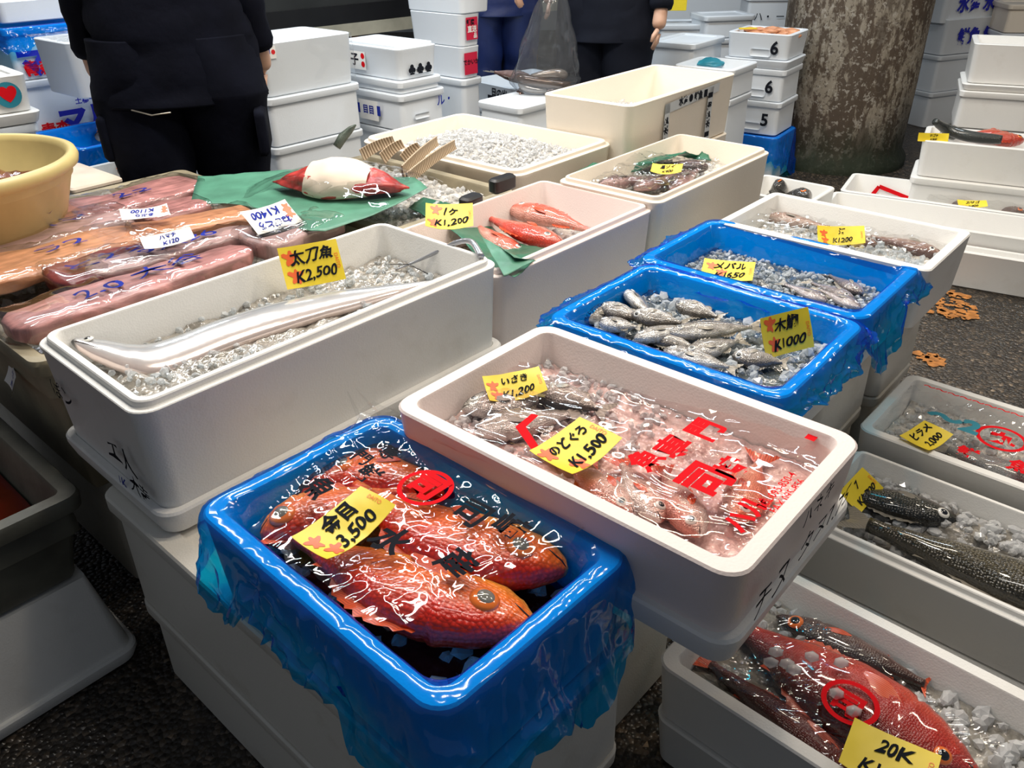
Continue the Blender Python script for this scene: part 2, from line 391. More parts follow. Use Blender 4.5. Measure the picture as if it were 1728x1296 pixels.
# ------------------------------------------------------------ foam boxes
class Bx: pass
def foam(label, rng, z0, z1, th=48, mat='foam', wall=.024, lip='step', r=.03, openb=True, taper=.010, name='foam_box', cat='foam box', group=None, wob=0, floor_t=.02):
    a0, a1, b0, b1 = rng; a, b = (a1-a0)/2, (b1-b0)/2; h = z1-z0
    B = Bx(); B.a, B.b, B.h, B.th, B.z0, B.z1, B.wall = a, b, h, th, z0, z1, wall
    L = [rl(a, b, taper+.004, 0, r), rl(a, b, taper, .004, r)]
    if lip == 'step':
        L += [rl(a, b, .002, h-.022, r), rl(a, b, 0, h-.018, r), rl(a, b, 0, h-.013, r), rl(a, b, .0015, h-.0115, r), rl(a, b, .010, h-.0112, r), rl(a, b, .0115, h-.010, r), rl(a, b, .0125, h-.002, r), rl(a, b, .0145, h, r)]
    elif lip == 'flat':
        L += [rl(a, b, .001, h-.006, r), rl(a, b, 0, h-.003, r), rl(a, b, .003, h, r)]
    elif lip == 'flange':
        L += [rl(a, b, .012, h-.030, r), rl(a, b, .002, h-.028, r), rl(a, b, 0, h-.025, r), rl(a, b, 0, h-.004, r), rl(a, b, .003, h, r)]
    if openb:
        L += [rl(a, b, wall-.002, h, r), rl(a, b, wall, h-.003, r), rl(a, b, wall+.010, floor_t+.01, r), rl(a, b, wall+.016, floor_t, r)]
    else:
        L += [rl(a, b, wall+.012, h, r), rl(a, b, wall+.014, h-.006, r)]
    V, F = loft(L)
    if wob:
        V = [(x+wob*nz(x*9, y*9, z*9+3), y+wob*nz(y*9+7, x*9, z*9), z + (wob*nz(x*6, y*6, 9) if z > h-.02 else 0)) for x, y, z in V]
    o = mesh_obj(name, V, F, M[mat]); auto_sharp(o)
    e1, e2 = E(th); c = e1*(a0+a1)/2 + e2*(b0+b1)/2
    o.location = (c.x, c.y, z0); o.rotation_euler.z = R(th)
    tag(o, label, cat, group); B.o = o; B.c = c; B.e1, B.e2 = e1, e2
    B.w = lambda u, v, z=0: c + e1*u + e2*v + Vector((0, 0, z))          # local metres -> world, z absolute
    def loc(p):
        d = Vector(p)-c; return Vector((d.dot(e1), d.dot(e2), p[2]-z0))
    B.loc = loc
    return B
def lid(label, rng, z0, z1, th=48, mat='foam', r=.034, name='foam_lid', group=None):
    """a foam lid with a raised border in which the box above stands"""
    a0, a1, b0, b1 = rng; a, b = (a1-a0)/2, (b1-b0)/2; h = z1-z0
    L = [rl(a, b, .014, 0, r), rl(a, b, .008, .003, r), rl(a, b, 0, h-.014, r), rl(a, b, 0, h-.004, r), rl(a, b, .003, h, r), rl(a, b, .014, h, r), rl(a, b, .017, h-.004, r), rl(a, b, .018, h-.028, r)]
    V, F = loft(L); o = mesh_obj(name, V, F, M[mat]); auto_sharp(o); e1, e2 = E(th); c = e1*(a0+a1)/2+e2*(b0+b1)/2
    o.location = (c.x, c.y, z0); o.rotation_euler.z = R(th); tag(o, label, 'foam tray', group); return o
def grow(r, d): return (r[0]-d, r[1]+d, r[2]-d, r[3]+d)
# faces of a box, in box-local axes: origin on the face, x to the right seen from outside, y up
def face(B, side):
    if side == 'left':  return Vector((-B.a+.004, 0, 0)), Vector((0, -1, 0)), Vector((0, 0, 1))     # faces -e1
    if side == 'right': return Vector((0, -B.b+.004, 0)), Vector((1, 0, 0)), Vector((0, 0, 1))     # faces -e2

# ------------------------------------------------------------ film: liner draped over a box
def liner(B, label, hem=.09, fill=.05, seed=1, hemf=None, group=None):
    """blue film over the rim of box B: inside down to the fill, outside down to a ragged hem"""
    a, b, h = B.a, B.b, B.h; n = 360; V = []; F = []
    def ring(off, z, amp, k, zamp=0, push=0):
        pts = rrect(max(.02, a+off), max(.02, b+off), .035+max(0, off), 8); m = len(pts); out = []
        # resample evenly
        seg = [0]
        for i in range(m): seg.append(seg[-1]+math.dist(pts[i], pts[(i+1) % m]))
        tot = seg[-1]; j = 0
        for i in range(n):
            s = tot*i/n
            while seg[j+1] < s: j += 1
            f = (s-seg[j])/max(1e-9, seg[j+1]-seg[j]); p, q = pts[j], pts[(j+1) % m]
            x, y = p[0]+(q[0]-p[0])*f, p[1]+(q[1]-p[1])*f
            L_ = math.hypot(x, y); ux, uy = x/L_, y/L_
            w = nz(x*18+seed*3, y*18, z*9+k*.11)*.7 + (1-2*abs(nz(x*34+seed, y*34, z*22+k*.15)))*.45 + (1-2*abs(nz(x*70+seed, y*70, z*40+k*.3)))*.18
            d = amp*w + push
            zz = z + zamp*nz(x*9+seed*7, y*9, 3.3)
            out.append((x+ux*d, y+uy*d, zz))
        return out
    rings = []
    ins = [(-B.wall-.016, fill), (-B.wall-.012, fill+(h-fill)*.3), (-B.wall-.008, fill+(h-fill)*.55), (-B.wall-.005, fill+(h-fill)*.8), (-B.wall-.003, h-.008)]
    for k, (o_, z) in enumerate(ins): rings.append(ring(o_, z, .006 if k < 4 else .0015, k, .0, -.007 if k < 4 else -.003))
    rings.append(ring(-B.wall*.9, h+.0034, .0022, 5, .004)); rings.append(ring(-B.wall*.5, h+.0044, .0022, 5, .004)); rings.append(ring(-.003, h+.0042, .0025, 6, .004)); rings.append(ring(.0040, h-.001, .003, 7))
    m = 22
    for k in range(1, m+1):
        t = k/m; rg = ring(.006+.012*t, 0, .006+.017*t, 8+k*.8, 0, .005*t)
        out = []
        for x, y, _ in rg:
            hl = hem*(.72+.75*nz(x*7+seed*5, y*7, 1.7)+.18*nz(x*30, y*30, seed))
            if hemf: hl = hemf(x, y, hl)
            out.append((x, y, h-.003-hl*t))
        rings.append(out)
    for k in range(len(rings)-1):
        for i in range(n):
            j = (i+1) % n; F.append((k*n+i, k*n+j, (k+1)*n+j, (k+1)*n+i))
    for rg in rings: V += rg
    o = mesh_obj('blue_film_liner', V, F, M['blue']); o.matrix_world = B.o.matrix_basis.copy()
    o.location = B.o.location; o.rotation_euler = B.o.rotation_euler
    tag(o, label, 'plastic liner', group)
    return o
def crink(x, y, s=18, seed=0):
    wx = x+.02*nz(x*s*.5, y*s*.5, seed+7); wy = y+.02*nz(y*s*.5+3, x*s*.5, seed)
    v = (1-2*abs(nz(wx*s*.8+seed, wy*s*.8, seed*1.7)))
    a = seed*1.3; u_ = wx*math.cos(a)+wy*math.sin(a); w_ = -wx*math.sin(a)+wy*math.cos(a)
    v2 = (1-2*abs(nz(u_*s*.35+3, w_*s*2.0, 4.1+seed)))
    v3 = (1-2*abs(nz(w_*s*.5+8, u_*s*2.6, 9.1+seed)))
    return .55*v+.45*v2*abs(v2)+.25*v3
def wrap(label, pts, zf, amp=.004, s=16, nx=70, ny=70, mat='clear', name='clear_film', seed=3, ragged=.012, parent=None):
    """crinkled clear sheet over four world corner points; zf(x,y) is the height of what it lies on"""
    p00, p10, p11, p01 = [Vector(p) for p in pts]; V = []; F = []
    for j in range(ny+1):
        for i in range(nx+1):
            u, v = i/nx, j/ny
            eu = ragged*nz(v*7+seed, 2, seed)*2; ev = ragged*nz(u*7, 5+seed, seed)*2
            uu = u+eu*(1 if u in (0, 1) else 0)*2; vv = v+ev*(1 if v in (0, 1) else 0)*2
            p = (p00*(1-uu)+p10*uu)*(1-vv)+(p01*(1-uu)+p11*uu)*vv
            V.append((p.x, p.y, zf(p.x, p.y)+amp*crink(p.x, p.y, s, seed)))
    for j in range(ny):
        for i in range(nx):
            k = j*(nx+1)+i; F.append((k, k+1, k+nx+2, k+nx+1))
    o = mesh_obj(name, V, F, M[mat], parent)
    if label: tag(o, label, 'plastic film')
    return o

# ------------------------------------------------------------ ice
ICO = None
def ico():
    global ICO
    if ICO is None:
        bm = bmesh.new(); bmesh.ops.create_icosphere(bm, subdivisions=1, radius=1); ICO = ([v.co.copy() for v in bm.verts], [tuple(v.index for v in f.verts) for f in bm.faces]); bm.free()
    return ICO
def ice(label, B, z, n, smin=.006, smax=.013, ur=(-1, 1), vr=(-1, 1), mat='ice', base='slush', bump=.010, mask=None, seed=1, hf=None, name='crushed_ice', jag=.45, nobase=False):
    """bed of ice in box B: an uneven slush surface and loose lumps on it"""
    rnd = random.Random(seed); a = B.a-B.wall-.008; b = B.b-B.wall-.008; V0, F0 = ico()
    hf = hf or (lambda u, v: 0.0)
    zs = lambda u, v: z-B.z0 + hf(u, v) + bump*(.8*nz(u*22+seed, v*22, 2)+.6*nz(u*60, v*60+seed, 5)+.35*(1-2*abs(nz(u*120, v*120, seed))))
    if not nobase:
        V = []; F = []; nx = ny = 110
        for j in range(ny+1):
            for i in range(nx+1):
                u = -a+2*a*i/nx; v = -b+2*b*j/ny; V.append((u, v, zs(u, v)))
        for j in range(ny):
            for i in range(nx):
                k = j*(nx+1)+i; F.append((k, k+1, k+nx+2, k+nx+1))
        o = mesh_obj('ice_bed', V, F, M[base]); o.location = B.o.location; o.rotation_euler = B.o.rotation_euler
        tag(o, label + ', the wet bed beneath the loose lumps', 'ice', None, 'stuff')
    V = []; F = []
    for _ in range(n):
        u = rnd.uniform(*ur)*a*.97; v = rnd.uniform(*vr)*b*.97
        if mask and not mask(u, v): continue
        s = rnd.uniform(smin, smax); rot = Matrix.Rotation(rnd.uniform(0, 6.3), 3, (rnd.uniform(-1, 1), rnd.uniform(-1, 1), rnd.uniform(-1, 1)))
        sc = Vector((rnd.uniform(.7, 1.3), rnd.uniform(.6, 1.1), rnd.uniform(.5, .9)))*s; k = len(V); sd = rnd.random()*99
        c = Vector((u, v, zs(u, v)+s*rnd.uniform(.0, .7)))
        for q in V0:
            w = 1+1.5*jag*nz(q.x*1.9+sd, q.y*1.9, q.z*1.9)
            V.append(tuple(c+rot @ Vector((q.x*sc.x*w, q.y*sc.y*w, q.z*sc.z*w))))
        F += [tuple(i+k for i in f) for f in F0]
    o = mesh_obj(name, V, F, M[mat], None, False); o.location = B.o.location; o.rotation_euler = B.o.rotation_euler
    tag(o, label, 'ice', None, 'stuff'); return o

# ------------------------------------------------------------ fish
PROF = dict(
    kin=[(0, .10), (.03, .34), (.08, .58), (.16, .82), (.28, 1), (.42, .98), (.6, .76), (.78, .42), (.9, .22), (1, .20)],
    rock=[(0, .14), (.04, .40), (.1, .62), (.2, .88), (.32, 1), (.45, .92), (.62, .66), (.8, .36), (.92, .22), (1, .22)],
    slim=[(0, .08), (.04, .34), (.1, .58), (.2, .82), (.35, 1), (.5, .95), (.68, .7), (.84, .38), (.94, .2), (1, .19)],
    bass=[(0, .06), (.05, .34), (.12, .58), (.22, .84), (.36, 1), (.52, .98), (.7, .74), (.85, .42), (.95, .26), (1, .26)],
    cut=[(0, .05), (.02, .34), (.05, .62), (.10, .85), (.16, .98), (.3, 1), (.5, .95), (.7, .75), (.85, .45), (.95, .2), (1, .06)])
def interp(tab, t):
    for (a, x), (b, y) in zip(tab, tab[1:]):
        if t <= b:
            f = (t-a)/(b-a); f = f*f*(3-2*f)*.5+f*.5; return x+(y-x)*f
    return tab[-1][1]
def lerp3(a, b, t): return tuple(x+(y-x)*max(0, min(1, t)) for x, y in zip(a, b))
def fish(name, label, S, T, hh, th, kind='kin', back=(.62, .03, .01), side=(.85, .16, .03), belly=(.85, .35, .2), skin='f_kin', fin='fin_red', ds=1, roll=0,
         eye_r=.012, iris='iris_orange', pupil='pupil', bend=0.0, group=None, cat='fish', mott=.15, tail=.24, path=None, fins=True, eyex=.14, seed=0, pitchup=0, eyey=.30):
    """a whole fish lying on its side; S snout, T tail root (world); ds = which side of the line the back is on"""
    S = Vector(S); T = Vector(T); x = (T-S); Ln = x.length; x.normalize(); zt = Vector((0, 0, 1))
    y = zt.cross(x).normalized(); z = x.cross(y)
    q = Matrix.Rotation(R(roll), 3, x); y = q @ y; z = q @ z
    root = empty(name, S); root.rotation_euler = Matrix((x, y, z)).transposed().to_euler()
    tag(root, label, cat, group); pr = PROF[kind]; nt_, na = 56, 28
    ctr = path or (lambda t: (Ln*t, bend*Ln*math.sin(math.pi*t), 0))
    V = []; C = []; rnd = random.Random(seed+int(1000*abs(S.x)))
    def ring_pt(t, a, grow_=1.0):
        cx, cy, cz = ctr(t); p = interp(pr, t); hgt = hh*p*grow_; tk = th*(p**.75)*grow_
        c, s = math.cos(a), math.sin(a)
        cc = math.copysign(abs(c)**.95, c); ss = math.copysign(abs(s)**.9, s)
        g = 1.0
        if kind != 'cut':
            tg = .275+.045*(1-(c+.1)**2); g = 1-.10*math.exp(-((t-tg-.012)/.010)**2)+.035*math.exp(-((t-tg+.02)/.022)**2)
        else:
            g = 1-.05*math.exp(-((t-.135)/.006)**2)
        asym = 1.0 if c*ds > 0 else (.96 if kind != 'kin' else 1.02)
        return (cx, cy+hgt*cc*asym*g, cz+tk*ss*g)
    for i in range(nt_+1):
        t = (i/nt_)**1.15
        for j in range(na):
            a = 2*math.pi*j/na; V.append(ring_pt(t, a))
            d = math.cos(a)*ds
            n_ = nz(t*9+seed, math.cos(a)*2, math.sin(a)*2+seed)*mott*3
            col = lerp3(side, back, (d-.1)*1.4+n_) if d > -.15 else lerp3(side, belly, (-d-.15)*1.5+n_)
            if kind == 'cut' and t < .014: col = (.03, .035, .04)
            C.append(tuple(max(0, k*(1+n_*.6)) for k in col))
    F = []
    for i in range(nt_):
        for j in range(na):
            k = (j+1) % na; F.append((i*na+j, i*na+k, (i+1)*na+k, (i+1)*na+j))
    F.append(tuple(range(na-1, -1, -1))); F.append(tuple(nt_*na+j for j in range(na)))
    mesh_obj('body', V, F, M[skin], root, True, None, C)
    # eye
    ex = eyex; a_e = math.acos(max(-1, min(1, eyey*ds)))
    p0 = Vector(ring_pt(ex, a_e)); 
    def dome(r, hz, n=16, m=5):
        V = []; F = []
        for i in range(m+1):
            f = math.pi/2*i/m
            for j in range(n): V.append((r*math.cos(f)*math.cos(2*math.pi*j/n), r*math.cos(f)*math.sin(2*math.pi*j/n), hz*math.sin(f)))
        for i in range(m):
            for j in range(n):
                k = (j+1) % n; F.append((i*n+j, i*n+k, (i+1)*n+k, (i+1)*n+j))
        return V, F
    nrm = Vector((-.25, eyey*ds*.7, 1)).normalized()
    Mx = Matrix.Translation(p0 - nrm*eye_r*.12) @ nrm.to_track_quat('Z', 'Y').to_matrix().to_4x4()
    e = mesh_obj('eye', *dome(eye_r, eye_r*.42), M[iris], root, True, Mx)
    Vp, Fp = dome(eye_r*.66, eye_r*.30); mesh_obj('pupil', Vp, Fp, M[pupil], e, True, Matrix.Translation((0, 0, eye_r*.20)))
    V, F = tube([ring_pt(t, math.acos(max(-1, min(1, (-.05-1.6*t)*ds))), 1.01) for t in (.004, .02, .04, .06, .08)], [hh*.012, hh*.02, hh*.02, hh*.016, hh*.006], 6)
    mesh_obj('mouth', V, F, M['mouth'], root)
    if kind == 'cut': return root, ring_pt
    # tail fin
    tl = Ln*tail; V = []; F = []; nu, nv = 9, 16
    c1 = Vector(ctr(1)); 
    for i in range(nu+1):
        for j in range(nv+1):
            u = i/nu; v = 2*j/nv-1; w = hh*(.19+u**.8*.72)
            fx = tl*u*(.62+.38*abs(v)**1.3)
            V.append((c1.x+fx-.004, c1.y+v*w, c1.z+.0015*math.sin(v*22)*u*1.3+tl*.10*u*u*math.sin(v*2+seed)))
    nvv = nv+1
    for i in range(nu):
        for j in range(nv): k = i*nvv+j; F.append((k, k+1, k+nvv+1, k+nvv))
    mesh_obj('tail_fin', V, F, M[fin], root)
    if fins:
        def edge_fin(nm, t0, t1, side_, ht, spiky=0):
            V = []; F = []; n = 22
            for i in range(n+1):
                f = i/n; t = t0+(t1-t0)*f; cx, cy, cz = ctr(t); e_ = hh*interp(pr, t)
                prof = math.sin(math.pi*min(1, f*1.15+.08))**.6 if f < .92 else .35
                hgt = ht*prof*(1-.22*spiky*(i % 2))
                for k in range(4):
                    V.append((cx+hgt*.5*k/3, cy+side_*(e_*.93+hgt*k/3), cz+.002*math.sin(i*2.2)*k/3))
            for i in range(n):
                for k in range(3): q_ = i*4+k; F.append((q_, q_+1, q_+5, q_+4))
            mesh_obj(nm, V, F, M[fin], root)
        edge_fin('dorsal_fin', .30, .82, ds, hh*.34, 1)
        edge_fin('anal_fin', .60, .84, -ds, hh*.26)
        V = []; F = []; pb = Vector(ring_pt(.33, math.acos(max(-1, min(1, -.15*ds)))))
        n = 8
        for i in range(n+1):
            for k in range(5):
                f = i/n; v = k/4-.5; wd = hh*.42*math.sin(math.pi*min(.93, f*.8+.12))
                V.append((pb.x+Ln*.17*f, pb.y+v*wd-ds*hh*.25*f, pb.z+.001+th*.10*math.sin(f*3)+.001*math.sin(k*3)))
        for i in range(n):
            for k in range(4): q_ = i*5+k; F.append((q_, q_+1, q_+6, q_+5))
        mesh_obj('pectoral_fin', V, F, M[fin], root)
    return root, ring_pt

# ------------------------------------------------------------ price tags
def pricetag(label, c, xd, yd, w, h, l1, l2, curl=.012, mat='yellow', ink='ink', blot=True, daito=1, corner=True, s1=.36, s2=.34, name='price_tag', bl=((-.36, .12), (-.33, -.26))):
    """paper tag: c centre (world), xd reading direction, yd up direction of the writing"""
    xd = Vector(xd).normalized(); yd = Vector(yd); yd = (yd-xd*yd.dot(xd)).normalized(); zd = xd.cross(yd)
    root = empty(name, c); root.rotation_euler = Matrix((xd, yd, zd)).transposed().to_euler(); tag(root, label, 'price tag')
    fz = lambda x, y: curl*((x/(w/2))**2*.6+.4*math.sin(3*x/w+2*y/h)+.3*(y/h)**2) + .06*curl*nz(x*60, y*60)
    V = []; F = []; nx, ny = 18, 12
    for s_ in (0, -.0006):
        for j in range(ny+1):
            for i in range(nx+1):
                x = -w/2+w*i/nx; y = -h/2+h*j/ny; V.append((x, y, fz(x, y)+s_))
    K = (nx+1)*(ny+1)
    for j in range(ny):
        for i in range(nx):
            k = j*(nx+1)+i; F.append((k, k+1, k+nx+2, k+nx+1)); F.append((K+k, K+k+nx+1, K+k+nx+2, K+k+1))
    mesh_obj('paper', V, F, M[mat], root)
    sf = lambda x, y: fz(x, y)
    if blot:
        V = []; F = []; rnd = random.Random(len(label))
        for bx, by in bl:
            k0 = len(V); n = 26; V.append((bx*w, by*h, fz(bx*w, by*h)+.0005))
            for i in range(n):
                a = 2*math.pi*i/n; rr = h*(.15+.05*math.sin(a*5+rnd.random())+.03*math.sin(a*3)); X = bx*w+rr*math.cos(a)*.9; Y = by*h+rr*math.sin(a)*1.1
                X = max(-w*.49, min(w*.49, X)); Y = max(-h*.49, min(h*.49, Y)); V.append((X, Y, fz(X, Y)+.0006))
            for i in range(n): F.append((k0, k0+1+i, k0+1+(i+1) % n))
        mesh_obj('orange_mark', V, F, M['ink_orange'], root)
    if daito:
        for i, ch in enumerate('DAITO'):
            pass
        text('DAITO', h*.12, 'ink_orange', root, (w*.43, -h*.02 if daito == 1 else h*.1, 0), (0, -1 if daito == 1 else 1, 0), (1 if daito == 1 else -1, 0, 0), 'printed_word', surf=sf, lift=.0009)
    text(l1, h*s1, ink, root, (w*.02, h*.20, 0), (1, .03, 0), (0, 1, 0), 'handwriting', bold=.028, jit=.10, surf=sf, lift=.0012, shear=.15, xs=.95)
    text(l2, h*s2, ink, root, (w*.03, -h*.24, 0), (1, .05, 0), (0, 1, 0), 'price_figures', bold=.024, jit=.08, surf=sf, lift=.0012, shear=.25, xs=1.0)
    return root

# ============================================================ THE PLACE
# ---- floor, wall, column
V = [(-7, -2, 0), (8, -2, 0), (8, 11, 0), (-7, 11, 0)]
fl = mesh_obj('floor', V, [(0, 1, 2, 3)], M['floor'], None, False); tag(fl, kind='structure')
V, F = [], []; box_prims(V, F, -7, 8, 10.8, 11.0, 0, 3.2)
tag(mesh_obj('wall_back', V, F, M['wall'], None, False), kind='structure')
# round concrete column
V = []; F = []; n = 96; nzr = 60; CR = .37
for k in range(nzr+1):
    for i in range(n):
        a = 2*math.pi*i/n; z = 2.6*k/nzr
        r = CR + .006*nz(math.cos(a)*3, math.sin(a)*3, z*3) + (.03 if z < .06 else 0)
        V.append((r*math.cos(a), r*math.sin(a), z))
for k in range(nzr):
    for i in range(n): j = (i+1) % n; F.append((k*n+i, k*n+j, (k+1)*n+j, (k+1)*n+i))
F.append(tuple(nzr*n+i for i in range(n)))
o = mesh_obj('column', V, F, M['column']); o.location = (1.915, 4.83, 0); tag(o, 'round concrete column with peeling stained surface and green algae at foot', 'column')
# orange paint flecks on the asphalt
rnd = random.Random(4); V = []; F = []
for (px, py, rad, cnt) in ((1605, 520, .085, 60), (1612, 497, .05, 16), (1575, 606, .035, 14), (1560, 600, .03, 8)):
    c = P(px, py, .004)
    for i in range(cnt):
        a = rnd.uniform(0, 6.28); d = rad*math.sqrt(rnd.random()); cx, cy = c.x+d*math.cos(a)*1.1, c.y+d*math.sin(a)*1.1
        k = len(V); m = 9; s = rnd.uniform(.006, .024)
        for j in range(m): t = 2*math.pi*j/m; r_ = s*rnd.uniform(.5, 1.2); V.append((cx+r_*math.cos(t), cy+r_*math.sin(t), .0035+.0005*(i % 5)))
        F.append(tuple(range(k, k+m)))
tag(mesh_obj('orange_paint_flecks', V, F, plain('orange_paint', (.62, .24, .05), .6, 40, .6), None, False), 'flaking orange paint marks on the dark wet asphalt', 'paint marks', None, 'stuff')

# ---- main stand: footprints from the rims seen in the photograph
rG = foot(.445, 48, L=(165, 830), Rr=(1080, 1060))
rA = foot(.686, 47.5, N=(225, 690), L=(48, 565), Rr=(852, 437))
rK = foot(.60, 46.5, N=(745, 1210), L=(308, 864), Rr=(1084, 937))
rB = foot(.65, 48.5, N=(1250, 975), L=(648, 688), Rr=(1466, 742))
rM = foot(.60, 49, N=(1350, 680), L=(905, 541), Rr=(1452, 542))
rN = foot(.60, 49, L=(1075, 437), T=(1195, 368), Rr=(1562, 450))
rP = foot(.60, 48.5, Rr=(1642, 394), N=(1568, 462), b=.52)
rR = foot(.64, 48, Rr=(1107, 345), T=(915, 300), a=.60)
rS = foot(.66, 49, N=(1125, 342), L=(941, 297), Rr=(1290, 247))
rT = foot(.77, 50, N=(1081, 180), L=(908, 159), Rr=(1234, 122))
rU = foot(.66, 49, N=(893, 290), L=(590, 235), Rr=(1031, 234))
rX = (.812, 1.155, -.19, .462); rW = (1.31, 1.64, -.22, .446); rV = (1.675, 2.015, -.17, .465)

BG1 = foam('scuffed white foam box at floor level under the big front stack', grow(rG, -.006), 0, .200, mat='foam_dirty', lip='flange', openb=False, wob=.003, group=None)
BG2 = foam('broad white foam box with nicked rim, directly under the red fish tray', rG, .202, .445, mat='foam_dirty', lip='flange', openb=False, wob=.004)
# support for A beyond the big stack
rA2 = (rG[1]+.02, rA[1]-.02, 1.09, 1.40)
foam('white foam box hidden beneath the far half of the ribbonfish box', rA2, 0, .443, openb=False, lip='flange', mat='foam_dirty')
lid('white foam lid under the deep ribbonfish box', grow(rA, .006), .447, .492, 47.5)
BA = foam('deep white foam box holding the long silver ribbonfish', grow(rA, 0), .462, .686, 47.5, wall=.026, r=.035, wob=.0008)
BK = foam('white foam box inside the blue film, full of bright red fish', grow(rK, -.004), .447, .600, 46.5, wall=.026, lip='flat', r=.035)
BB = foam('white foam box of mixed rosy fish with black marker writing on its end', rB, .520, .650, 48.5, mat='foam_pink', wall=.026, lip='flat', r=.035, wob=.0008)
lid('white foam lid projecting under the mixed rosy fish box', grow(rB, .004), .502, .548, 48.5)
rB2 = (rG[1]+.012, rB[1]-.01, .50, rB[3]+.02)
foam('white foam box supporting the back of the mixed rosy fish box', rB2, 0, .500, openb=False, lip='flange', mat='foam_dirty')
BM = foam('white foam box lined with blue film, holding small silver sea bream', grow(rM, -.004), .462, .600, 49, wall=.024, lip='flat', r=.035)
BN = foam('white foam box lined with blue film, half empty with ice and rockfish', grow(rN, -.004), .462, .600, 49, wall=.024, lip='flat', r=.035)
BP = foam('long white foam box behind the blue trays with film-wrapped brown fish', rP, .455, .605, 48.5, wall=.024, lip='flat', r=.02, mat='foam', wob=.001)
nm = {'M': 'the small silver bream tray', 'N': 'the half empty blue tray', 'P': 'the film-wrapped brown fish box'}
for key, rg_, th in (('M', rM, 49), ('N', rN, 49), ('P', rP, 48.5)):
    r2 = (rg_[0]+.006, rg_[1]-.006, max(rg_[2]+.02, .45), rg_[3]-.01)
    if key == 'P': r2 = (r2[0]+.035, r2[1]+.01, r2[2], r2[3])
    foam('white foam box with raised flange directly under '+nm[key], r2, .232, .460 if key != 'P' else .453, th, openb=False, lip='flange', mat='foam_dirty')
    foam('grubby white foam box on the ground two below '+nm[key], grow(r2, -.008), 0, .230, th, openb=False, lip='flange', mat='foam_dirty')
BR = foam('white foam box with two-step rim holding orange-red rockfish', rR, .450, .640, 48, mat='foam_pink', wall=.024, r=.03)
foam('white foam box under the orange-red rockfish box', grow(rR, .004), .232, .448, 48, openb=False, lip='flange', mat='foam_cool')
foam('white foam box at ground level under the rockfish stack', grow(rR, -.004), 0, .230, 48, openb=False, lip='flange', mat='foam_cool')
BS = foam('white foam box holding fish on dark green paper beside the ice box', rS, .440, .660, 49, mat='foam_cream', wall=.022, r=.03)
foam('white foam box under the dark green paper fish box', grow(rS, .004), .222, .438, 49, openb=False, lip='flange', mat='foam_cool')
foam('white foam box at ground level under the dark green paper stack', grow(rS, -.004), 0, .220, 49, openb=False, lip='flange', mat='foam_cool')
BT = foam('deep cream foam box with printed packing tape and a little ice', rT, .560, .770, 50, mat='foam_cream', wall=.020, lip='flat', r=.03)
BT2 = foam('cream foam box with marker writing under the taped box', grow(rT, -.002), .340, .558, 50, mat='foam_cream', openb=False, lip='flat', r=.03)
foam('cream foam box at ground level below the taped box', grow(rT, -.004), 0, .338, 50, mat='foam_cream', openb=False, lip='flat', r=.03)
BU = foam('wide cream foam box heaped with fine crushed ice', rU, .520, .660, 49, mat='foam_cream', wall=.030, r=.045)
foam('wide cream foam box beneath the crushed ice box', grow(rU, .006), .300, .518, 49, mat='foam_cream', openb=False, lip='flange', r=.045)
foam('wide cream foam box on the ground below the crushed ice', grow(rU, -.006), 0, .298, 49, mat='foam_cream', openb=False, lip='flange', r=.045)
# printed packing tape and marker writing on the taped cream box
def tape(B, pts, txt, tmat, name='printed_tape'):
    o0, xd, yd = face(B, 'right'); zd = xd.cross(yd); V = [tuple(o0+xd*x+yd*y+zd*.0062) for x, y in pts]
    o = mesh_obj(name, V, [tuple(range(len(V)))], M['tape'], B.o, False)
    cx = sum(p[0] for p in pts)/len(pts); cy = sum(p[1] for p in pts)/len(pts); v = abs(pts[2][1]-pts[0][1]) > abs(pts[1][0]-pts[0][0])
    text(txt, .030, tmat, o, o0+xd*cx+yd*cy+zd*.0062, (0, 0, 1) if v else xd, -xd if v else yd, 'printed_words', bold=.04, lift=.001)
M['tape'] = plain('grey_tape', (.50, .53, .56), .25)
u0 = BT.a
tape(BT, [(-u0*.42, .150), (u0*.62, .168), (u0*.62, .198), (-u0*.42, .182)], '水産 ● 鮮魚 ■', 'ink')
tape(BT, [(-u0*.42, .004), (-u0*.33, .004), (-u0*.33, .182), (-u0*.42, .182)], '冷 水産', 'ink')
tape(BT, [(u0*.40, .004), (u0*.50, .004), (u0*.50, .19), (u0*.40, .19)], '▌水産物▐', 'ink')
fo, fx, fy = face(BT, 'left')
text('ハルヒ土', .050, 'ink', BT.o, fo+fx*(-.07)+fy*.045, fx, fy, 'handwriting', bold=.0, jit=.12, lift=.007)
# ---- right-hand low boxes
BX = foam('low white foam box at the bottom right with wrapped dark red fish', rX, .115, .243, 46.5, wall=.026, lip='flat', r=.03)
foam('white foam box on the ground under the dark red fish box', grow(rX, -.004), 0, .113, 46.5, openb=False, lip='flat', r=.03)
BWd = foam('low white foam box with the scaly brown sea bass on ice', rW, .100, .243, 47.5, wall=.024, lip='step', r=.025)
foam('white foam box on the ground under the sea bass box', grow(rW, -.004), 0, .098, 47.5, openb=False, lip='flat', r=.03)
BV = foam('low white foam box with red-printed film beside the asphalt', rV, .120, .262, 47.5, wall=.024, lip='flat', r=.03)
foam('white foam box on the ground under the red-printed film box', grow(rV, -.006), 0, .118, 47.5, openb=False, lip='flat', r=.03)

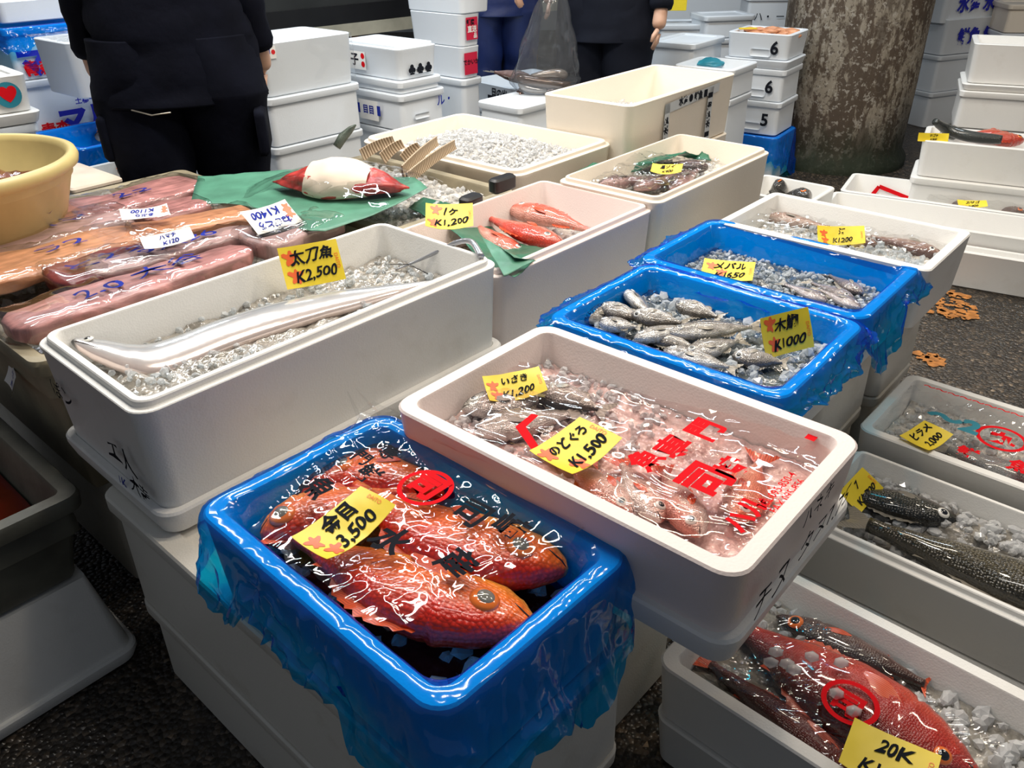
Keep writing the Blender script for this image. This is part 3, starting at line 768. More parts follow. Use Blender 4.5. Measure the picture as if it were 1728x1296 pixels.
# ---- blue liners
def hemK(x, y, hl):
    return hl*(1.75 if y < -BK.b*.4 else (1.25 if x < -BK.a*.5 else .5))
liner(BK, 'crumpled blue film draped over the tray of bright red fish', .105, .055, 3, hemK)
liner(BM, 'blue film lining the tray of small silver sea bream', .055, .05, 5, lambda x, y, h: h*(1.0 if y < 0 else .6))
liner(BN, 'blue film lining the half empty tray, hanging long at its corner', .05, .05, 8, lambda x, y, h: (h+.12*max(0, 1-abs(x+.09)/.085)**.5 if (y < -BN.b+.06) else h*.6) if x < .0 else (h*1.3 if y < -BN.b+.06 else h*.6))

# ---- left: totes, crate
def tote(label, rng, z0, z1, th, mat, matin, wall=.02, rimw=.03, cat='tote'):
    a0, a1, b0, b1 = rng; a, b = (a1-a0)/2, (b1-b0)/2; h = z1-z0
    L = [rl(a, b, .05, 0, .04), rl(a, b, .045, .01, .04), rl(a, b, .03, h-.09, .03), rl(a, b, .018, h-.085, .03), rl(a, b, .018, h-.06, .03), rl(a, b, .022, h-.035, .03), rl(a, b, .002, h-.03, .03), rl(a, b, 0, h-.008, .03), rl(a, b, .004, h, .03), rl(a, b, rimw, h, .03), rl(a, b, rimw+.004, h-.006, .03), rl(a, b, .055, .03, .03)]
    V, F = loft(L); o = mesh_obj('fish_tote', V, F, M[mat]); auto_sharp(o)
    e1, e2 = E(th); c = e1*(a0+a1)/2+e2*(b0+b1)/2; o.location = (c.x, c.y, z0); o.rotation_euler.z = R(th)
    B = Bx(); B.a, B.b, B.h, B.th, B.z0, B.z1, B.wall, B.o, B.c, B.e1, B.e2 = a, b, h, th, z0, z1, rimw, o, c, e1, e2
    B.w = lambda u, v, z=0: c+e1*u+e2*v+Vector((0, 0, z)); B.loc = lambda p: Vector(((Vector(p)-c).dot(e1), (Vector(p)-c).dot(e2), p[2]-z0))
    tag(o, label, cat); return B
rTo = (.362, 1.185, 1.452, 2.42); rTi = (1.195, 1.66, 1.462, 2.10)
TO = tote('large dirty beige tote carrying the wrapped tuna and salmon blocks', rTo, .30, .620, 48, 'tote', 'tote_in')
TI = tote('shallow beige tote of ice under the paper-wrapped meat', rTi, .36, .625, 48, 'tote', 'tote_in')
foam('white foam box underneath the large beige tote', grow(rTo, -.07), 0, .298, openb=False, lip='flat', mat='foam_dirty')
foam('white foam box underneath the shallow tote of ice', grow(rTi, -.05), 0, .358, openb=False, lip='flat', mat='foam_dirty')
rC = (-.16, .345, 1.335, 2.05)
CR_ = tote('grimy grey-green crate of red brine at the left edge', rC, .222, .416, 48, 'crate', 'crate', cat='crate')
V = []; F = []; nx = ny = 24
for j in range(ny+1):
    for i in range(nx+1):
        u = -CR_.a+.05+(2*CR_.a-.1)*i/nx; v = -CR_.b+.05+(2*CR_.b-.1)*j/ny; V.append((u, v, .10+.004*nz(u*20, v*20)))
for j in range(ny):
    for i in range(nx): k = j*(nx+1)+i; F.append((k, k+1, k+nx+2, k+nx+1))
o = mesh_obj('red_brine', V, F, M['redbrine']); o.location = CR_.o.location; o.rotation_euler = CR_.o.rotation_euler; tag(o, 'dark red brine lying in the grimy crate', 'brine', None, 'stuff')
# upturned foam box under the crate
BL = foam('upturned white foam box standing under the grimy crate', grow(rC, .0), .032, .220, 48, openb=False, lip='none', mat='foam', r=.03, taper=.004)
lid('white foam lid with notches on the asphalt under the upturned box', grow(rC, .006), 0, .036, 48)

# ============================================================ CONTENTS
def Wz(B, px, py, z): return P(px, py, z)
# ---- A: ribbonfish
ice('brown slushy ice around the ribbonfish', BA, .612, 520, .004, .010, base='slush', bump=.012, seed=2, mask=lambda u, v: v > .02 or u > .1 or u < -.1)
def a_path(pts):
    pts = [Vector(p) for p in pts]; cum = [0]
    for p, q in zip(pts, pts[1:]): cum.append(cum[-1]+(q-p).length)
    def f(t):
        s = t*cum[-1]
        for i in range(len(pts)-1):
            if s <= cum[i+1] or i == len(pts)-2:
                k = (s-cum[i])/(cum[i+1]-cum[i]); k = max(0, min(1, k))
                p0 = pts[max(i-1, 0)]; p1 = pts[i]; p2 = pts[i+1]; p3 = pts[min(i+2, len(pts)-1)]
                return .5*((2*p1)+(p2-p0)*k+(2*p0-5*p1+4*p2-p3)*k*k+(3*p1-p0-3*p2+p3)*k**3)
        return pts[-1]
    return f
s0 = P(120, 578, .662); wpts = [s0, P(180, 592, .648), P(245, 600, .636), P(305, 588, .630), P(380, 562, .630), P(470, 535, .630), P(560, 512, .630), P(640, 494, .630), P(690, 484, .626), P(735, 475, .620)]
x = (wpts[-1]-s0).normalized(); y = Vector((0, 0, 1)).cross(x).normalized(); z = x.cross(y)
lp = [((p-s0).dot(x), (p-s0).dot(y), (p-s0).dot(z)) for p in wpts]; fpath = a_path(lp)
fish('ribbonfish', 'long silver ribbonfish lying along the deep white box', s0, wpts[-1], .044, .019, 'cut', (.42, .45, .48), (.68, .67, .67), (.80, .66, .61), 'f_cut', 'fin_grey', ds=1, eye_r=.010, iris='eye_white', path=lambda t: fpath(t), eyex=.05, eyey=.5, mott=.05, roll=16)
tp = [P(640, 470, .585), P(700, 455, .600), P(740, 425, .665), P(775, 402, .694), P(795, 407, .700), P(812, 428, .694)]
f2 = a_path([tuple(p) for p in [P(668, 455, .620), P(705, 440, .64), P(738, 425, .665), P(768, 410, .692), P(795, 408, .702), P(812, 433, .692)]])
V, F = tube([f2(i/30) for i in range(31)], [.0012+.0062*(i/30)**.7 for i in range(31)], 8)
o = mesh_obj('ribbonfish_tail', [], [], None) if False else mesh_obj('fish_tail', V, F, M['f_cut'], None, True, None, [(.45, .46, .5)]*len(V)); tag(o, 'thin dark ribbonfish tail arching over the far rim of the deep box', 'fish tail')
V, F = tube([P(650, 446, .622), P(690, 446, .633), P(722, 462, .628)], .0012, 6)
tag(mesh_obj('fish_whisker', V, F, M['pupil']), 'black wiry tail tip lying on the slushy ice', 'fish tail')
tA = pricetag('yellow tag leaning on the back rim of the ribbonfish box', P(526, 446, .688), P(598, 438, .69)-P(470, 460, .69), Vector((-.10, .75, 1)), .118, .085, '太刀魚', 'K2,500', curl=.006, bl=((-.33, .22), (-.30, -.22)))

# ---- K: kinmedai (whole red fish)
kin = dict(kind='kin', skin='f_kin', fin='fin_red', group='large red fish in the blue tray', eye_r=.0195, pupil='pupil_grey', iris='iris_orange', eyey=.16, eyex=.16)
ice('melting ice and dark water between the red fish', BK, .512, 60, .008, .016, base='water_red', bump=.004, seed=6)
K5 = [((955, 965), (600, 822), .068, .036, 1, .560, 'large red fish with clouded eye at the right corner of the blue tray', 10, .10),
      ((900, 1062), (500, 905), .068, .036, 1, .556, 'large red fish with clouded eye nearest the front rim of the tray', 14, .06),
      ((425, 835), (740, 735), .056, .032, -1, .548, 'large red fish facing left at the upper left of the tray', -4, -.03),
      ((540, 800), (800, 835), .050, .030, -1, .548, 'large red fish crossing beneath the round red print', -6, .03),
      ((440, 905), (680, 830), .050, .032, -1, .556, 'large red fish under the price tag at the left of the tray', -6, .03)]
for i, (s, t, hh, th_, ds, z, lb, rl_, bd) in enumerate(K5):
    fish('red_fish', lb, P(*s, z), P(*t, z+.002), hh, th_, ds=ds, roll=rl_, seed=i*3,
         back=(.72, .022, .008), side=(1.0, .17, .014), belly=(1.0, .42, .07), tail=.14, bend=bd, mott=.12, **kin)

# ---- M: small silver bream
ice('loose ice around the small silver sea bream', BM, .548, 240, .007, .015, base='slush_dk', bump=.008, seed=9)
SM = [((1128, 562), (1268, 552), 1, .576, 'straight silver bream with forked tail, right of the pile', 12), ((1070, 572), (1165, 552), 1, .570, 'slim bream lying behind the right-hand one', 0),
      ((1010, 515), (1085, 540), -1, .574, 'bream with large eye at the left end of the pile', 10), ((1055, 490), (1100, 535), 1, .572, 'bream pointing up at the back of the pile', -20),
      ((1065, 530), (1150, 545), -1, .580, 'bright flanked bream in the middle of the pile', 15), ((1010, 545), (1075, 552), 1, .572, 'dark backed bream at the front left of the pile', 0),
      ((1140, 512), (1210, 535), -1, .570, 'pale bream under ice at the back of the pile', 12), ((1155, 600), (1245, 575), 1, .566, 'bream at the front near the tray side', 10),
      ((1085, 560), (1175, 590), -1, .562, 'small bream sunk in ice at the front', 5), ((1235, 600), (1320, 612), -1, .566, 'bream half hidden below the yellow tag', 12),
      ((1120, 590), (1230, 620), 1, .560, 'bream lowest against the front wall of the tray', 8), ((985, 540), (1040, 515), 1, .566, 'bream tail-up beside the left wall of the tray', 25)]
for i, (s, t, ds, z, lb, rl_) in enumerate(SM):
    fish('sea_bream', lb, P(*s, z), P(*t, z), .0245, .014, 'slim', (.13, .11, .09), (.36, .33, .30), (.62, .60, .57), 'f_silver', 'fin_grey', ds=ds, roll=rl_*1.5, eye_r=.0074, iris='eye_white', pupil='pupil', group='small silver bream in the blue tray', seed=i, mott=.3, tail=.2)
pricetag('yellow tag standing at the right side of the bream tray', P(1325, 562, .600), P(1385, 545, .60)-P(1262, 578, .60), P(1350, 520, .64)-P(1300, 605, .57), .112, .078, '木鯛', 'K1000', curl=.010, bl=((-.30, .30), (-.25, -.20)))

# ---- N: ice and little fish
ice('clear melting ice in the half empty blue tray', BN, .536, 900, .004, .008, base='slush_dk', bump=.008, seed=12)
for i, (s, t, lb) in enumerate([((1452, 520), (1385, 490), 'small grey rockfish nearest the right corner of the half empty blue tray'), ((1440, 505), (1370, 478), 'small grey rockfish behind the corner one'), ((1395, 508), (1325, 480), 'small grey rockfish in the middle of the ice'), ((1455, 495), (1400, 465), 'small grey rockfish farthest back in the half empty tray')]):
    fish('grey_rockfish', lb, P(*s, .548), P(*t, .546), .022, .011, 'rock', (.16, .13, .12), (.30, .25, .24), (.5, .44, .42), 'f_silver', 'fin_grey', ds=1 if i % 2 else -1, eye_r=.005, iris='eye_white', group='grey rockfish in the half empty tray', seed=20+i)
pricetag('yellow tag lying on the ice of the half empty blue tray', P(1228, 457, .560), P(1285, 470, .56)-P(1170, 452, .56)+Vector((0, .02, 0)), P(1240, 435, .57)-P(1220, 480, .545), .118, .074, 'メバル', 'K1650', curl=.008, bl=((-.33, .18), (-.12, -.10)))

# ---- P: wrapped brown fish
ice('pale ice in the film-wrapped brown fish box', BP, .540, 350, .006, .012, base='slush_lt', bump=.008, seed=14)
for i, (s, t, lb) in enumerate([((1290, 365), (1400, 385), 'brown fish under film, left in the long box'), ((1590, 432), (1470, 400), 'brown fish under film, right end of the long box'), ((1480, 415), (1380, 392), 'brown fish under film in the middle of the long box')]):
    fish('brown_fish', lb, P(*s, .548), P(*t, .548), .030, .020, 'rock', (.16, .08, .06), (.36, .20, .15), (.6, .45, .38), 'f_silver', 'fin_grey', ds=1, eye_r=.007, iris='eye_white', group='brown fish wrapped in the long box', seed=30+i)
wrap('loose clear film over the brown fish in the long box', [P(1235, 385, .57), P(1590, 455, .57), P(1600, 412, .58), P(1290, 352, .58)], lambda x, y: .576, .010, 14, 90, 40, seed=5)
pricetag('yellow tag half under film in the long box', P(1418, 398, .590), Vector((1, -.15, 0)), Vector((0, .7, .5)), .11, .05, '活', 'K1200', curl=.012)

# ---- B: nodoguro and mixed fish
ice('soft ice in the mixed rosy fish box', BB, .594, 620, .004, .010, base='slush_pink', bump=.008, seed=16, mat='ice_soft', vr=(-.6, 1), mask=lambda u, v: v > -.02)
BF = [((780, 690), (930, 668), 'dark-backed silver fish at the top left of the mixed box', 1, 'g'), ((800, 728), (960, 700), 'pale silver fish beside the red film triangle', 1, 'g'), ((900, 655), (1010, 690), 'slender grey fish against the back of the mixed box', -1, 'g'),
      ((1070, 870), (960, 780), 'rosy fish with dark eye near the front wall of the box', 1, 'p'), ((1115, 880), (1050, 785), 'rosy fish with round eye in the middle of the mixed box', -1, 'p'), ((1180, 905), (1120, 800), 'rosy fish at the front right of the mixed box', 1, 'p'), ((1240, 880), (1280, 780), 'coral red fish at the right side of the mixed box', -1, 'r'), ((905, 745), (1000, 770), 'rosy fish under the crinkled middle of the film', 1, 'p')]
for i, (s, t, lb, ds, c) in enumerate(BF):
    pal = dict(g=((.10, .09, .08), (.42, .38, .33), (.72, .70, .66)), p=((.62, .22, .16), (.74, .50, .42), (.80, .72, .66)), r=((.72, .14, .06), (.82, .30, .18), (.8, .5, .4)))[c]
    fish('mixed_fish', lb, P(*s, .612), P(*t, .608), .030 if c != 'g' else .034, .017, 'slim', *pal, 'f_silver', 'fin_red' if c != 'g' else 'fin_grey', ds=ds, roll=6, eye_r=.008, iris='eye_white', group=None, seed=40+i)

# ---- R: rockfish
for i, (s, t, lb, ds, hh, z) in enumerate([((858, 352), (995, 390), 'orange-red rockfish at the back of the box', 1, .040, .590), ((948, 412), (825, 368), 'orange-red rockfish with round white eye, front of the box', 1, .046, .588), ((885, 436), (800, 378), 'orange-red rockfish lowest beside the green paper', -1, .036, .572)]):
    fish('rockfish', lb, P(*s, z), P(*t, z), hh, .024, 'rock', (.74, .06, .03), (.82, .15, .08), (.80, .38, .30), 'f_rock', 'fin_red', ds=ds, roll=10, eye_r=.009, iris='eye_white', group='orange-red rockfish in the pinkish box', seed=50+i, mott=.2, bend=.04)
ice('thin layer of ice under the rockfish', BR, .545, 80, .006, .012, base='slush_lt', bump=.004, seed=18, mat='ice_soft')
def paper(name, label, poly, mat, amp=.006, s=9, seed=1, zf=None, th=.0008, cat='paper'):
    """a draped sheet from a fan/grid between two chains of world points"""
    A_, B_ = poly; n = len(A_)-1; V = []; F = []; m = 26; k_ = 24
    fa, fb = a_path(A_), a_path(B_)
    for j in range(m+1):
        for i in range(k_+1):
            u = i/k_; v = j/m; p = Vector(fa(u)).lerp(Vector(fb(u)), v); q = amp*crink(p.x, p.y, s, seed) + amp*1.5*nz(p.x*6, p.y*6, seed)
            V.append((p.x, p.y, p.z+q))
    for j in range(m):
        for i in range(k_): q = j*(k_+1)+i; F.append((q, q+1, q+k_+2, q+k_+1))
    o = mesh_obj(name, V, F, M[mat]); md = o.modifiers.new('thickness', 'SOLIDIFY'); md.thickness = th; md.offset = 0
    return tag(o, label, cat)
paper('green_paper', 'dark green paper folded over the near side of the rockfish box', ([P(690, 352, .625), P(760, 392, .60), P(815, 440, .60), P(868, 470, .652)], [P(715, 335, .62), P(800, 360, .575), P(855, 405, .565), P(925, 425, .60)]), 'green_paper_dk', .006, 10, 3)
paper('green_paper', 'light green paper flap hanging over the rockfish box rim', ([P(812, 400, .66), P(845, 420, .662), P(868, 440, .662)], [P(850, 470, .648), P(862, 466, .648), P(905, 440, .648)]), 'green_paper', .004, 10, 6)
pricetag('yellow tag curling above the rockfish box', P(758, 366, .680), P(800, 350, .69)-P(718, 372, .68)+Vector((.02, -.05, -.02)), P(745, 335, .71)-P(775, 398, .66), .110, .080, '1ヶ', 'K1,200', curl=.012, bl=((-.28, .28), (-.33, -.25)))

# ---- S: fish on green paper
ice('ice in the dark green paper box', BS, .590, 120, .006, .012, base='slush_lt', bump=.005, seed=22, mat='ice_soft')
paper('green_paper', 'dark green paper bunched behind the wrapped fish', ([P(955, 300, .62), P(1040, 275, .605), P(1110, 262, .61), P(1200, 275, .60)], [P(990, 305, .60), P(1075, 290, .60), P(1130, 270, .645), P(1190, 262, .60)]), 'green_paper_dk', .014, 16, 9)
for i, (s, t, lb) in enumerate([((1010, 312), (1100, 300), 'dark wrapped fish at the left of the green paper box'), ((1070, 318), (1160, 290), 'dark wrapped fish in the centre of the green paper box'), ((1195, 283), (1120, 278), 'dark wrapped fish at the back of the green paper box'), ((1130, 318), (1180, 285), 'reddish wrapped fish at the front of the green paper box')]):
    fish('dark_fish', lb, P(*s, .620), P(*t, .618), .032, .020, 'rock', (.07, .05, .05), (.22, .13, .12), (.5, .3, .28), 'f_silver', 'fin_grey', ds=1, eye_r=.008, iris='eye_white', group='dark fish wrapped on green paper', seed=60+i)
wrap('shiny clear film over the dark fish on green paper', [P(985, 318, .64), P(1120, 330, .64), P(1215, 278, .64), P(1080, 262, .64)], lambda x, y: .644, .013, 17, 70, 60, seed=11)
pricetag('small yellow tag on the dark fish in the green paper box', P(1125, 286, .665), Vector((1, -.3, 0)), Vector((.2, 1, .3)), .085, .040, '黒ソイ', 'K900', curl=.01, blot=False)

# ---- T: a little ice; U: crushed ice
ice('small heap of ice in the taped cream box', BT, .640, 420, .008, .016, base='slush_lt', bump=.01, seed=24, mat='ice_soft', hf=lambda u, v: .03*math.exp(-((u+.02)/.15)**2), mask=lambda u, v: abs(u+.02) < .2)
ice('fine crushed ice filling the wide cream box', BU, .618, 2600, .0045, .0095, base='slush_lt', bump=.010, seed=26, mat='ice_soft', jag=.7, hf=lambda u, v: .035*math.exp(-((u-.05)/.14)**2-((v-.02)/.22)**2)-.015)

# ---- film and tags over K
def zK(x, y):
    p = Vector((x, y, 0)); return .606+.006*nz(x*9, y*9, 2)
WK = [P(392, 872, .604), P(640, 690, .618), P(1030, 895, .604), P(640, 1052, .604)]
WKo = [P(470, 940, .6), P(690, 1075, .6), P(1010, 885, .6), P(635, 690, .6)]
wk = wrap('crinkled clear film with black print covering the red fish', [P(420, 900, .6), P(655, 1075, .6), P(1015, 892, .6), P(632, 685, .6)], zK, .0065, 15, 110, 110, seed=21)
e1, e2 = E(47)
def wtext(s, px, py, z, size, mat, parent, xd, yd, **k):
    text(s, size, mat, parent, P(px, py, z), xd, yd, 'printed_character', surf=lambda x, y: z, **k)
for ch, px, py, sz in (('水', 655, 915, .050), ('産', 768, 955, .050), ('司', 795, 868, .050), ('崎', 858, 893, .050), ('魚', 535, 825, .044), ('鮮', 620, 802, .040), ('専', 655, 766, .034), ('門', 610, 775, .03)):
    wtext(ch, px, py, .615, sz, 'ink', wk, -e2, e1, bold=.03, jit=.06)
def ringmesh(c, r, w, z, mat, parent, name='printed_ring', sy=1, n=48):
    V = []; F = []
    for i in range(n):
        a = 2*math.pi*i/n
        for rr in (r-w/2, r+w/2):
            V.append((c.x+rr*math.cos(a), c.y+rr*sy*math.sin(a), z))
    for i in range(n): j = (i+1) % n; F.append((2*i, 2*i+1, 2*j+1, 2*j))
    return mesh_obj(name, V, F, M[mat], parent, False)
ringmesh(P(718, 822, .615), .036, .007, .615, 'ink_red', wk)
wtext('司', 718, 822, .615, .055, 'ink_red', wk, -e2, e1, bold=.05)
pricetag('yellow tag reading 3,500 on the red fish under film', P(583, 888, .622), P(655, 832, .622)-P(512, 932, .622), P(538, 855, .622)-P(640, 920, .622), .118, .066, '金目', '3,500', curl=.014, s1=.46, s2=.42, bl=((-.38, .10), (-.30, -.30)))
# wisps of film standing up at the back corner of the tray
V, F = [], []
for (p, q, w) in (((612, 716), (586, 660), .003), ((640, 700), (600, 655), .002)):
    a_, b_ = P(*p, .615), P(*q, .665); k = len(V); d = (b_-a_).cross(Vector((0, 1, .2))).normalized()*w
    V += [tuple(a_+d*2), tuple(a_-d*2), tuple(b_-d*.3), tuple(b_+d*.3)]; F.append((k, k+1, k+2, k+3))
mesh_obj('film_corner', V, F, M['clear'], wk, False)

# ---- film, print and tags over B
def zB(x, y):
    return .628+.008*nz(x*8, y*8, 5)+.004*nz(x*20, y*20, 5)
wb = wrap('clear film printed in red over the mixed rosy fish', [P(728, 745, .63), P(1205, 948, .64), P(1432, 745, .64), P(875, 610, .63)], zB, .0048, 12, 130, 110, seed=31, mat='clear_pink')
e1, e2 = E(48.5)
for ch, px, py, sz in (('専', 1142, 757, .052), ('門', 1193, 727, .052), ('魚', 1092, 778, .045), ('司', 1195, 812, .070), ('崎', 1240, 792, .045)):
    wtext(ch, px, py, .640, sz, 'ink_red', wb, e1, e2, bold=.045)
wtext('ハル', 1262, 868, .640, .040, 'ink_red', wb, e1, e2, bold=.04)
wtext('TEL 095-850-4', 1312, 828, .640, .016, 'ink_red', wb, e1, e2, bold=.01)
wtext('FAX 095-856', 1330, 838, .640, .016, 'ink_red', wb, e1, e2, bold=.01)
wtext('■', 1370, 740, .640, .020, 'ink_red', wb, e1, e2)
strokes([[(0, 0), (.03, .055), (.07, .06)]], .012, 'ink_red', wb, P(905, 760, .640), e1, e2, 'printed_triangle')
pricetag('yellow tag under the film in the middle of the mixed rosy fish box', P(972, 756, .648), P(1030, 722, .65)-P(922, 792, .65), P(940, 735, .65)-P(1010, 784, .65), .108, .078, 'のどぐろ', 'K1,500', curl=.010, s1=.26, bl=((-.38, .22), (-.20, -.34)))
pricetag('yellow tag tipped at the far left of the mixed rosy fish box', P(868, 652, .632), P(930, 645, .63)-P(808, 662, .63), P(865, 625, .64)-P(868, 668, .625), .095, .055, 'いさき', 'K1,200', curl=.012, s1=.3)
# marker writing on the end of B and on its rim
o0, xd, yd = face(BB, 'right')
text('ハネキ', .032, 'ink', BB.o, o0+Vector((.02, -.003, .118)), xd, yd, 'handwriting', bold=.008, jit=.12, lift=.006)
text('チヌ', .050, 'ink', BB.o, o0+Vector((-.10, -.004, .058)), xd, yd, 'handwriting', bold=.002, jit=.12, shear=.2, lift=.007)
text('タヌ7.75', .044, 'ink', BB.o, o0+Vector((.055, -.004, .065)), xd, yd, 'handwriting', bold=.002, jit=.10, shear=.2, lift=.007)
# marker writing on the end of A
o0, xd, yd = face(BA, 'left')
text('エ人', .050, 'ink', BA.o, o0+Vector((0, -.085, .095)), xd, yd, 'handwriting', bold=.005, jit=.12, lift=.008)
text('大寺', .034, 'ink', BA.o, o0+Vector((0, -.125, .052)), xd, yd, 'handwriting', bold=.01, jit=.14, lift=.008)
text('ぽン', .042, 'ink', BA.o, o0+Vector((0, .11, .135)), xd, yd, 'handwriting', bold=.0, jit=.14, lift=.008)
text('1K', .026, 'ink_blue', BA.o, o0+Vector((0, -.055, .035)), xd, yd, 'handwriting', bold=.01, jit=.14, lift=.008)

# ---- the raised foot pads where the deep box sits: handle hollow on its end
def slot(B, side, u, z, w, h, name='handle_hollow'):
    o0, xd, yd = face(B, side); zd = xd.cross(yd); pts = rrect(w/2, h/2, h*.35, 5); V = []
    c = o0+xd*u+yd*z+zd*.0055
    for ins, d in ((0, .0012), (.10, .0), (.16, -.004)):
        for x, y in pts: V.append(tuple(c+xd*x*(1-ins)+yd*y*(1-ins)+zd*d))
    n = len(pts); F = []
    for k in range(2):
        for i in range(n): j = (i+1) % n; F.append((k*n+i, k*n+j, (k+1)*n+j, (k+1)*n+i))
    F.append(tuple(2*n+i for i in range(n)))
    return mesh_obj(name, V, F, M['foam_cool'], B.o)

# ---- X: dark red fish under film
ice('rounded ice lumps beside the dark red fish', BX, .185, 420, .008, .016, base='slush', bump=.008, seed=28, mat='ice_soft', ur=(-1, 1), mask=lambda u, v: u > .04 or v < -.1, jag=.25)
dk = dict(kind='bass', skin='f_rock', fin='fin_red', eye_r=.014, iris='iris_orange', group=None)
fish('dark_red_fish', 'big dark red fish under film in the low bottom right box', P(1660, 1330, .215), P(1250, 1060, .210), .080, .042, back=(.10, .010, .006), side=(.52, .022, .01), belly=(.70, .07, .02), ds=1, seed=71, tail=.12, **dk)
fish('dark_red_fish', 'dark red fish along the near wall of the low bottom right box', P(1530, 1385, .195), P(1200, 1122, .195), .034, .026, back=(.04, .008, .006), side=(.16, .02, .012), belly=(.3, .06, .04), ds=1, seed=72, tail=.12, **dk)
fish('dark_red_fish', 'dark brown fish with pointed tail against the far wall of the low box', P(1310, 1040, .198), P(1560, 1155, .198), .032, .022, back=(.03, .02, .015), side=(.09, .04, .03), belly=(.3, .2, .18), ds=-1, seed=73, tail=.05, **dk)
def zX(x, y): return .240+.010*nz(x*9, y*9, 8)
wx = wrap('clear film bag over the dark red fish', [P(1160, 1110, .24), P(1560, 1370, .24), P(1690, 1270, .23), P(1345, 1030, .24)], zX, .008, 14, 80, 60, seed=41)
ringmesh(P(1435, 1185, .262), .038, .008, .262, 'ink_red', wx)
wtext('司', 1428, 1190, .262, .05, 'ink_red', wx, -E(46.5)[1], E(46.5)[0], bold=.04)
for i, (px, py) in enumerate([(1370, 1108), (1420, 1118), (1412, 1170), (1440, 1200), (1310, 1100), (1328, 1120), (1340, 1130), (1300, 1118)]):
    V0, F0 = ico(); c = P(px, py, .268); sd = i*3.7
    V = [tuple(c+Vector((q.x*.013*(1+.3*nz(q.x+sd, q.y, q.z)), q.y*.010, q.z*.008))) for q in V0]
    tag(mesh_obj('ice_cube', V, F0, M['ice_soft']), ['single ice lump on the film of the dark red fish, '+w for w in ('farthest back', 'second from back', 'beside the red ring print', 'largest below the ring', 'leftmost of the cluster', 'lower in the left cluster', 'lowest in the left cluster', 'left edge of the cluster')][i], 'ice lump', 'ice lumps on the film')
pricetag('yellow tag at the bottom edge on the dark red fish', P(1500, 1285, .275), P(1580, 1330, .275)-P(1425, 1255, .275), P(1455, 1228, .275)-P(1430, 1290, .27), .115, .080, '20K', 'K1,800', curl=.010, daito=2, blot=False)

# ---- W: sea bass
ice('rounded ice lumps around the sea bass', BWd, .175, 900, .007, .014, base='slush', bump=.010, seed=29, mat='ice_soft', jag=.25, hf=lambda u, v: .025 if u > .06 else 0)
bs = dict(kind='bass', skin='f_bass', fin='fin_grey', eye_r=.013, iris='eye_white')
fish('sea_bass', 'large scaly olive brown sea bass lying on ice', P(2050, 1110, .225), P(1465, 885, .212), .060, .042, back=(.035, .028, .012), side=(.12, .095, .045), belly=(.3, .26, .18), ds=1, seed=81, tail=.12, bend=.02, **bs)
fish('sea_bass', 'smaller dark striped fish behind the sea bass', P(1620, 880, .200), P(1405, 825, .205), .042, .026, back=(.02, .02, .015), side=(.07, .065, .04), belly=(.25, .18, .15), ds=1, seed=82, tail=.12, **bs)
pricetag('yellow tag at the far left end of the sea bass box', P(1452, 828, .225), P(1485, 800, .25)-P(1440, 850, .22), P(1440, 810, .24)-P(1475, 830, .22), .085, .060, '7', 'K1,700', curl=.006, blot=False)

# ---- V: film with red print
ice('ice under the red-printed film', BV, .200, 500, .006, .013, base='slush_lt', bump=.012, seed=33, mat='ice_soft')
fish('grey_fish', 'grey fish beneath the red-printed film', P(1900, 880, .215), P(1600, 760, .215), .050, .03, 'bass', (.2, .2, .2), (.42, .40, .38), (.65, .6, .58), 'f_silver', 'fin_grey', seed=91, eye_r=.01, iris='eye_white')
def zV(x, y): return .246+.010*nz(x*9, y*9, 11)
wv = wrap('clear film with red ring and blue wave print', [P(1470, 722, .25), P(1850, 860, .25), P(1850, 720, .25), P(1545, 640, .25)], zV, .007, 15, 90, 60, seed=51)
rc = P(1690, 740, .262); ringmesh(rc, .048, .009, .262, 'ink_red', wv)
e1, e2 = E(47.5)
wtext('丸', 1690, 742, .262, .055, 'ink_red', wv, -e2, e1, bold=.05)
wtext('鮮', 1632, 765, .262, .045, 'ink_red', wv, -e2, e1, bold=.04); wtext('魚', 1722, 790, .262, .05, 'ink_red', wv, -e2, e1, bold=.04)
wtext('〜2', 1608, 712, .262, .075, 'teal', wv, -e2, e1, bold=.06)
wtext('〜〜〜〜〜〜〜〜〜', 1650, 680, .262, .028, 'ink_red', wv, -e2, e1, bold=.03)
pricetag('yellow tag under the red-printed film', P(1562, 738, .268), P(1600, 715, .27)-P(1530, 755, .27), P(1535, 715, .27)-P(1590, 760, .27), .095, .070, 'ヒラメ', '2,000', curl=.010, daito=0, blot=False)

